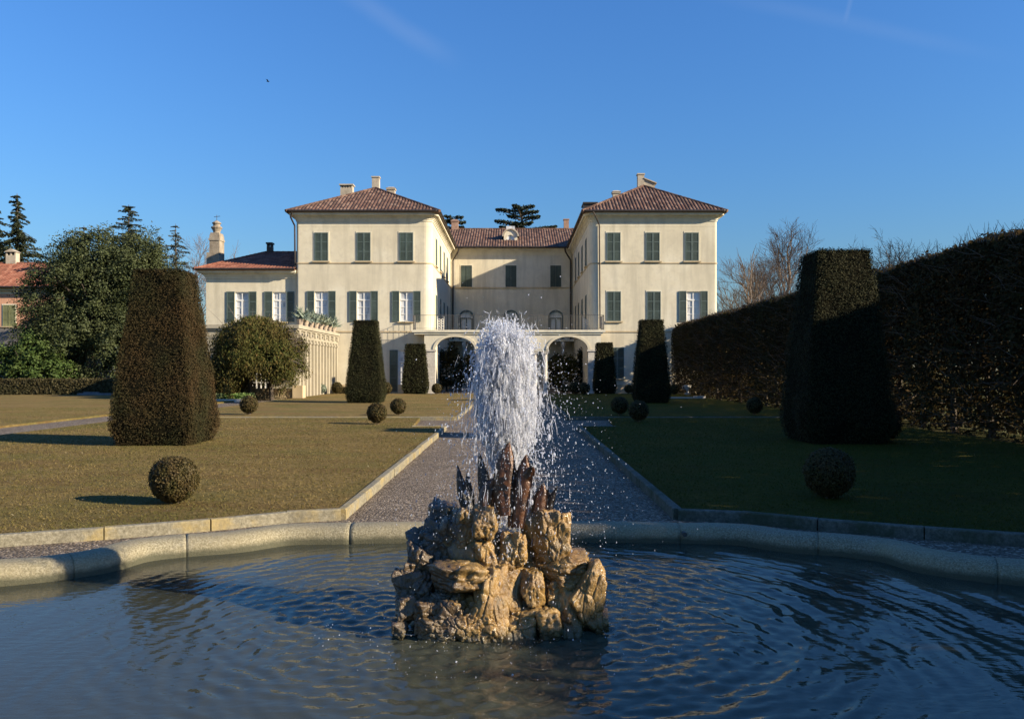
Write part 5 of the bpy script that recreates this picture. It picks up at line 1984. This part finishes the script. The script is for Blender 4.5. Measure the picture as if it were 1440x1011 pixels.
rocks = [
    (585, 812, 742, 905, 5.34, .34, 1, 8, .16),
    (599, 644, 704, 752, 5.44, .13, 2, 9, .20), (588, 652, 722, 812, 5.34, .18, 3, 12, .22),
    (632, 682, 711, 790, 5.22, .13, 4, 12, .16), (664, 706, 744, 812, 5.14, .14, 7, 9, .17), (696, 744, 742, 812, 5.14, .14, 8, 10, .18),
    (732, 772, 714, 778, 5.24, .13, 10, 8, .14), (742, 805, 711, 812, 5.22, .17, 9, 12, .19),
    (752, 828, 770, 822, 5.12, .16, 12, 12, .13), (731, 768, 798, 850, 5.03, .10, 13, 9, .15),
    (796, 851, 785, 896, 5.05, .15, 14, 12, .13), (776, 818, 806, 900, 5.06, .14, 15, 10, .18), (836, 858, 856, 892, 5.02, .08, 16, 9, .16),
    (750, 794, 854, 903, 4.94, .11, 17, 11, .17), (694, 766, 846, 908, 5.04, .16, 18, 10, .18),
    (664, 722, 790, 900, 4.98, .15, 19, 12, .15), (604, 704, 784, 846, 5.02, .19, 20, 12, .14), (640, 706, 832, 906, 4.95, .13, 21, 10, .19),
    (570, 634, 758, 842, 5.28, .19, 22, 12, .22), (575, 645, 734, 810, 5.32, .16, 23, 11, .20), (553, 612, 800, 868, 5.16, .16, 24, 11, .22),
    (555, 592, 834, 878, 5.00, .10, 25, 10, .18), (580, 628, 834, 888, 4.98, .12, 26, 12, .20), (606, 662, 830, 888, 4.97, .12, 27, 11, .20),
    (586, 646, 862, 908, 4.93, .11, 28, 12, .19), (626, 682, 858, 908, 4.91, .10, 29, 12, .19), (548, 576, 871, 899, 4.92, .07, 30, 9, .16),
    (664, 712, 866, 906, 4.90, .08, 31, 10, .18), (690, 738, 796, 860, 5.07, .12, 32, 10, .18), (764, 818, 800, 870, 5.12, .14, 33, 10, .19),
]
for r_ in rocks:
    px0, px1, py0, py1, Y, dep, sd, npl, amp = r_
    tilt = None
    strata = 0.0
    if sd == 14: tilt, strata = (-.75, 0, 1.0, .62), .0
    if sd == 12: tilt, strata = (-.55, -.2, 1.0, .55), .10
    if sd == 20: tilt, strata = (.1, -.5, -1.0, .55), .12
    if sd == 9: strata = .05
    rock(px0, px1, py0, py1, Y, dep, sd, planes=npl, amp=amp, tilt=tilt, strata=strata, sub=6 if (px1 - px0) > 45 else 5)
rock(662, 704, 707, 758, 5.11, .09, 41, planes=10, amp=.2, sub=5)


def catm(pts, k=8):
    res = []
    n = len(pts)
    for i in range(n - 1):
        p0, p1, p2, p3 = pts[max(i - 1, 0)], pts[i], pts[i + 1], pts[min(i + 2, n - 1)]
        for j in range(k):
            t = j / k
            res.append(.5 * ((2 * p1) + (-p0 + p2) * t + (2 * p0 - 5 * p1 + 4 * p2 - p3) * t * t + (-p0 + 3 * p1 - 3 * p2 + p3) * t ** 3))
    res.append(pts[-1])
    return res


def iron_leaf(spine, widths, Y, curl, mat, label, lean=0.0, yaw=0.0):
    """spine in pixels from base to tip; a trough-shaped pointed blade of real thickness"""
    S = catm([np.array([*at(px, py, Y + lean * (i / (len(spine) - 1)))]) for i, (px, py) in enumerate(spine)], 8)
    W = catm([np.array([w * 1.06 * Y / F]) for w in widths], 8)
    nu = 9
    mb = MB()
    n_ = len(S)
    for side in (0, 1):
        for i in range(n_):
            w = max(.002, float(W[i][0]))
            d = S[min(i + 1, n_ - 1)] - S[max(i - 1, 0)]
            d = d / np.linalg.norm(d)
            lat = np.array([math.cos(yaw), math.sin(yaw), 0])
            lat = lat - d * lat.dot(d); lat /= np.linalg.norm(lat)
            fw = np.cross(d, lat)
            for j in range(nu):
                s = -1 + 2 * j / (nu - 1)
                # V fold with rolled edges
                dep = curl * w * (abs(s) ** 1.4) + .10 * w * math.cos(s * PI * 2.0)
                rag = .004 * mnoise.noise(Vector((i * .7, j * 3.0, Y * 9 + spine[0][0])))
                p = S[i] + lat * (s * w + rag) - fw * (dep * -1) + fw * (.010 * side)
                mb.v.append(tuple(p))
    m_ = n_ * nu
    for i in range(n_ - 1):
        for j in range(nu - 1):
            q = (i * nu + j, i * nu + j + 1, (i + 1) * nu + j + 1, (i + 1) * nu + j)
            mb.f.append(q)
            mb.f.append(tuple(m_ + t for t in reversed(q)))
    for i in range(n_ - 1):
        for j in (0, nu - 1):
            mb.f.append((i * nu + j, (i + 1) * nu + j, m_ + (i + 1) * nu + j, m_ + i * nu + j))
    return mb.build('iron_leaf', M[mat], ROCK, True, label=label)


iron_leaf([(661, 722), (656, 700), (649, 676), (643.5, 654)], [7, 9, 5.5, .3], 5.30, .5, 'black_leaf', 'blackened iron leaf, low on the left', .05, .4)
iron_leaf([(659, 722), (657, 700), (656, 682), (657, 663)], [6, 7.5, 5, .4], 5.36, .5, 'black_leaf', 'blackened iron leaf tucked behind the first', .03, -.5)
iron_leaf([(690, 715), (685, 690), (680, 662), (673.5, 636)], [8, 9.5, 7, .3], 5.16, .5, 'black_leaf', 'tall dark iron leaf left of the middle one', .05, .3)
iron_leaf([(684, 722), (686, 702), (690, 686), (696, 672)], [9.5, 11.5, 9, 1.5], 5.10, .6, 'rust', 'short broad rusty leaf at the front', .03, .2)
iron_leaf([(712, 725), (709, 695), (711, 660), (713, 638), (716.5, 621)], [10, 14, 14.5, 9.5, .3], 5.07, .42, 'rust', 'tall pointed rusty leaf at the centre', .06, .05)
iron_leaf([(726, 742), (729, 710), (733, 680), (736, 658), (740, 639)], [8.5, 11, 12.5, 9.5, .4], 5.05, .55, 'rust', 'tall rusty leaf with a broken tip right of centre', .05, -.25)
iron_leaf([(722, 742), (721, 716), (720, 690)], [7, 6.5, 5], 5.08, .5, 'rust', None, .02, .1)
iron_leaf([(738, 672), (744, 664), (748, 656)], [7.5, 7, 2], 5.03, .4, 'rust', 'bent flap of the broken rusty leaf', -.02, -.4)
iron_leaf([(755, 722), (758, 702), (762, 690), (764.5, 678)], [11, 10.5, 7, .3], 5.14, .5, 'rust', 'small bright rusty leaf on the right', .03, -.1)
iron_leaf([(771, 715), (775, 700), (783.5, 683)], [5, 4.5, .3], 5.26, .6, 'black_leaf', 'thin dark leaf leaning right', .0, -.3)
iron_leaf([(773, 716), (772, 703), (770, 688)], [4, 4.5, .6], 5.28, .5, 'rust', None, .0, .2)

# ------------------------------------------------------------------ water jet
JET = thing('water_jet', (FX, FY, .85), 'white foaming jet bursting upward from the iron leaves in a bell of spray', 'water jet')


def ico(sub=1):
    bm = bmesh.new()
    bmesh.ops.create_icosphere(bm, subdivisions=sub, radius=1)
    V = np.array([v.co[:] for v in bm.verts]); T = np.array([[v.index for v in f.verts] for f in bm.faces])
    bm.free()
    return V, T


def jet():
    rng = np.random.default_rng(99)
    g = 9.81
    N0 = np.array([at(711, 690, 5.3).x, 5.3, .84])
    P, S, D = [], [], []
    strands = MB()
    nb = 900
    for b in range(nb):
        v = np.array([rng.normal(.0, .165), rng.normal(0, .165), rng.normal(4.26, .15)])
        if rng.random() < .09: v[:2] *= 1.5; v[2] *= rng.uniform(.88, .97)
        T = (v[2] + math.sqrt(v[2] ** 2 + 2 * g * .72)) / g
        q = rng.random()
        t0 = rng.uniform(.08, T * .95) if q < .7 else rng.uniform(.25, .62)
        k = rng.integers(10, 26)
        t = np.clip(t0 + rng.normal(0, .03, k), .02, T)
        sp = .007 + .035 * t
        p = N0 + v * t[:, None] - np.array([0, 0, .5 * g]) * (t ** 2)[:, None] + rng.normal(0, 1, (k, 3)) * sp[:, None]
        P.append(p)
        S.append(np.exp(rng.normal(math.log(.0026), .5, k)))
        D.append(v - np.array([0, 0, g]) * t[:, None])
    # fine vertical threads inside the column
    for b in range(9500):
        v = np.array([rng.normal(.0, .145), rng.normal(0, .145), rng.normal(4.26, .15) + (.12 if rng.random() < .12 else 0)])
        T = (v[2] + math.sqrt(v[2] ** 2 + 2 * g * .35)) / g
        t = rng.uniform(.10, T)
        p = N0 + v * t - np.array([0, 0, .5 * g * t * t]) + rng.normal(0, .012, 3)
        if p[2] < 1.16 and rng.random() < .75: continue
        d = v - np.array([0, 0, g * t])
        d = d / max(1.0, np.linalg.norm(d)) * rng.uniform(.014, .07)
        d[2] = d[2] if abs(d[2]) > .012 else .012
        r = rng.uniform(.0008, .0025)
        m_ = rng.normal(0, .004, 3)
        strands.tube([p - d, p - d * .4 + m_, p + d * .3 - m_, p + d], [r * .2, r, r * 1.3, r * .25], 4)
    # outer drizzle
    k = 4200
    vx = rng.normal(.10, .38, k); vy = rng.normal(0, .42, k); vz = rng.normal(3.8, .5, k)
    T = (vz + np.sqrt(vz ** 2 + 2 * g * .78)) / g
    t = T * rng.uniform(.45, 1.0, k)
    p = N0 + np.stack([vx * t, vy * t, vz * t - .5 * g * t * t], 1)
    P.append(p); S.append(np.exp(rng.normal(math.log(.0017), .45, k))); D.append(np.stack([vx, vy, vz - g * t], 1))
    # mist
    k = 7000
    vx = rng.normal(.03, .22, k); vy = rng.normal(0, .22, k); vz = rng.normal(4.1, .2, k)
    T = (vz + np.sqrt(vz ** 2 + 2 * g * .3)) / g
    t = T * rng.uniform(.15, 1.0, k)
    p = N0 + np.stack([vx * t, vy * t, vz * t - .5 * g * t * t], 1) + rng.normal(0, .02, (k, 3))
    P.append(p); S.append(np.exp(rng.normal(math.log(.0015), .3, k))); D.append(np.stack([vx, vy, vz - g * t], 1))
    # splashes on the water
    k = 420
    a = rng.uniform(0, 2 * PI, k); rr = rng.uniform(.55, 1.25, k)
    P.append(np.stack([FX + np.cos(a) * rr, FY + np.sin(a) * rr, rng.uniform(0, .06, k)], 1)); S.append(np.exp(rng.normal(math.log(.0022), .4, k))); D.append(np.tile([[0, 0, 1.0]], (k, 1)))
    P = np.concatenate(P); S = np.concatenate(S); D = np.concatenate(D)
    S = np.clip(S, .001, .010)
    sv, stt = ico(1)
    n = len(P)
    speed = np.linalg.norm(D, axis=1, keepdims=True)
    ax = D / np.maximum(speed, 1e-6)
    st = 1 + np.clip(speed[:, 0] * .3, 0, 1.2) * rng.uniform(.2, 1.3, n)
    base = sv[None] * S[:, None, None] * rng.uniform(.75, 1.25, (n, 1, 3))
    comp = (base * ax[:, None]).sum(2, keepdims=True)
    base = base + ax[:, None] * comp * (st - 1)[:, None, None]
    V = (P[:, None] + base).reshape(-1, 3)
    Tt = (stt[None] + (np.arange(n) * len(sv))[:, None, None]).reshape(-1, 3)
    o = np_mesh('droplets', V, [Tt], [M['spray']], JET, (FX, FY, .85), smooth=True)
    o['kind'] = 'stuff'
    s = strands.build('threads', M['spray'], JET, True)
    s['kind'] = 'stuff'
    # broken foamy clots that fill the column
    P, S = [], []
    for b in range(1500):
        a = rng.uniform(0, 2 * PI); f = rng.random()
        z = .95 + f ** .8 * .86
        rad = .05 + .145 * np.clip((z - .9) / .35, 0, 1) * math.sqrt(rng.random())
        rad *= 1.0 if z < 1.58 else math.sqrt(max(.04, 1 - ((z - 1.58) / .25) ** 2))
        P.append((N0[0] + math.cos(a) * rad, N0[1] + math.sin(a) * rad, z)); S.append(rng.uniform(.006, .022))
    bv, bt = ico(3)
    V = []
    for p, s_ in zip(P, S):
        sd = Vector(p) * 9
        q = np.array([(Vector(v) * (1 + .7 * mnoise.fractal(Vector(v) * 1.8 + sd, 1, 2, 3)))[:] for v in bv])
        V.append(np.array(p) + q * s_ * np.array([.7, .7, 2.6]))
    n = len(P)
    Tt = (bt[None] + (np.arange(n) * len(bv))[:, None, None]).reshape(-1, 3)
    o = np_mesh('foam', np.concatenate(V), [Tt], [M['foam']], JET, (FX, FY, .85), smooth=True)
    o['kind'] = 'stuff'


jet()

# ------------------------------------------------------------------ light, sky, camera
EL = R(21.5)
AZ = (.944, -.33)   # direction towards the sun, horizontal
SKY = .076
SUN = 4.2
EXPO = 1.35
w = bpy.data.worlds.new('World')
sc.world = w
w.use_nodes = True
nt = w.node_tree
bg = nt.nodes['Background']
sky = nt.nodes.new('ShaderNodeTexSky')
sky.sky_type = 'NISHITA'
sky.sun_disc = False
sky.sun_elevation = EL
sky.sun_rotation = math.atan2(AZ[0], AZ[1])
sky.altitude = 0
sky.air_density = 2.0
sky.dust_density = 0
sky.ozone_density = 10.0
tint = nt.nodes.new('ShaderNodeMix')
tint.data_type = 'RGBA'
tint.blend_type = 'MULTIPLY'
tint.inputs[0].default_value = 1
tint.inputs[7].default_value = (.57, .72, 1.0, 1)
nt.links.new(sky.outputs[0], tint.inputs[6])
tc = nt.nodes.new('ShaderNodeTexCoord')
last = tint.outputs[2]


def streak(pa, pb, width, amount, sc_):
    global last
    a_ = Vector(((pa[0] - 723) / F, 1, (521 - pa[1]) / F)).normalized()
    b_ = Vector(((pb[0] - 723) / F, 1, (521 - pb[1]) / F)).normalized()
    nr = a_.cross(b_).normalized()
    tg = nr.cross(a_).normalized()

    def dot(v):
        x = nt.nodes.new('ShaderNodeVectorMath'); x.operation = 'DOT_PRODUCT'
        nt.links.new(tc.outputs['Generated'], x.inputs[0]); x.inputs[1].default_value = v
        return x.outputs['Value']

    def mth(op, p, q):
        x = nt.nodes.new('ShaderNodeMath'); x.operation = op
        for i, v in enumerate((p, q)):
            if isinstance(v, (int, float)): x.inputs[i].default_value = v
            else: nt.links.new(v, x.inputs[i])
        return x.outputs[0]

    def rng_(v, f0, f1, t0, t1):
        x = nt.nodes.new('ShaderNodeMapRange'); x.interpolation_type = 'SMOOTHSTEP'
        nt.links.new(v, x.inputs['Value'])
        for k_, q in zip(('From Min', 'From Max', 'To Min', 'To Max'), (f0, f1, t0, t1)): x.inputs[k_].default_value = q
        return x.outputs[0]
    no = nt.nodes.new('ShaderNodeTexNoise'); no.inputs['Scale'].default_value = sc_; no.inputs['Detail'].default_value = 6
    nt.links.new(tc.outputs['Generated'], no.inputs['Vector'])
    off = mth('MULTIPLY', mth('SUBTRACT', no.outputs['Fac'], .5), width * .9)
    band = rng_(mth('ABSOLUTE', mth('ADD', dot(nr), off), 0), 0, width, 1, 0)
    L = (b_ - a_).length
    win = mth('MULTIPLY', rng_(dot(tg), -.25 * L, .25 * L, 0, 1), rng_(dot(tg), .6 * L, 1.1 * L, 1, 0))
    amt = mth('MULTIPLY', mth('MULTIPLY', band, win), amount)
    mx = nt.nodes.new('ShaderNodeMix'); mx.data_type = 'RGBA'
    nt.links.new(amt, mx.inputs[0]); nt.links.new(last, mx.inputs[6])
    mx.inputs[7].default_value = (3.9, 4.2, 4.6, 1)
    last = mx.outputs[2]


streak((488, -8), (645, 88), .017, .055, 14)
streak((1040, 0), (1420, 80), .012, .03, 9)
streak((1199, -10), (1188, 34), .004, .05, 20)
nt.links.new(last, bg.inputs['Color'])
bg.inputs['Strength'].default_value = SKY
sd = bpy.data.lights.new('sun', 'SUN')
sd.energy = SUN
sd.angle = R(.53)
sd.color = (1.0, .86, .66)
so = bpy.data.objects.new('sun', sd)
COL.objects.link(so)
d = Vector((-AZ[0] * math.cos(EL), -AZ[1] * math.cos(EL), -math.sin(EL)))
so.rotation_euler = d.to_track_quat('-Z', 'Y').to_euler()
so.location = (40, -20, 40)

cd = bpy.data.cameras.new('camera')
cam = bpy.data.objects.new('camera', cd)
COL.objects.link(cam)
cam.location = (0, 0, 1.6)
cam.rotation_euler = (PI / 2, 0, 0)
cd.sensor_width = 36
cd.lens = 36 * F / 1440
cd.shift_x = -3 / 1440
cd.shift_y = (521 - 505.5) / 1440
cd.clip_end = 4000
sc.camera = cam
sc.view_settings.view_transform = 'Standard'
sc.view_settings.look = 'None'
sc.view_settings.gamma = 1
sc.view_settings.use_curve_mapping = False
sc.view_settings.exposure = EXPO
sc.cycles.max_bounces = 8
sc.cycles.transparent_max_bounces = 24
sc.cycles.use_denoising = True
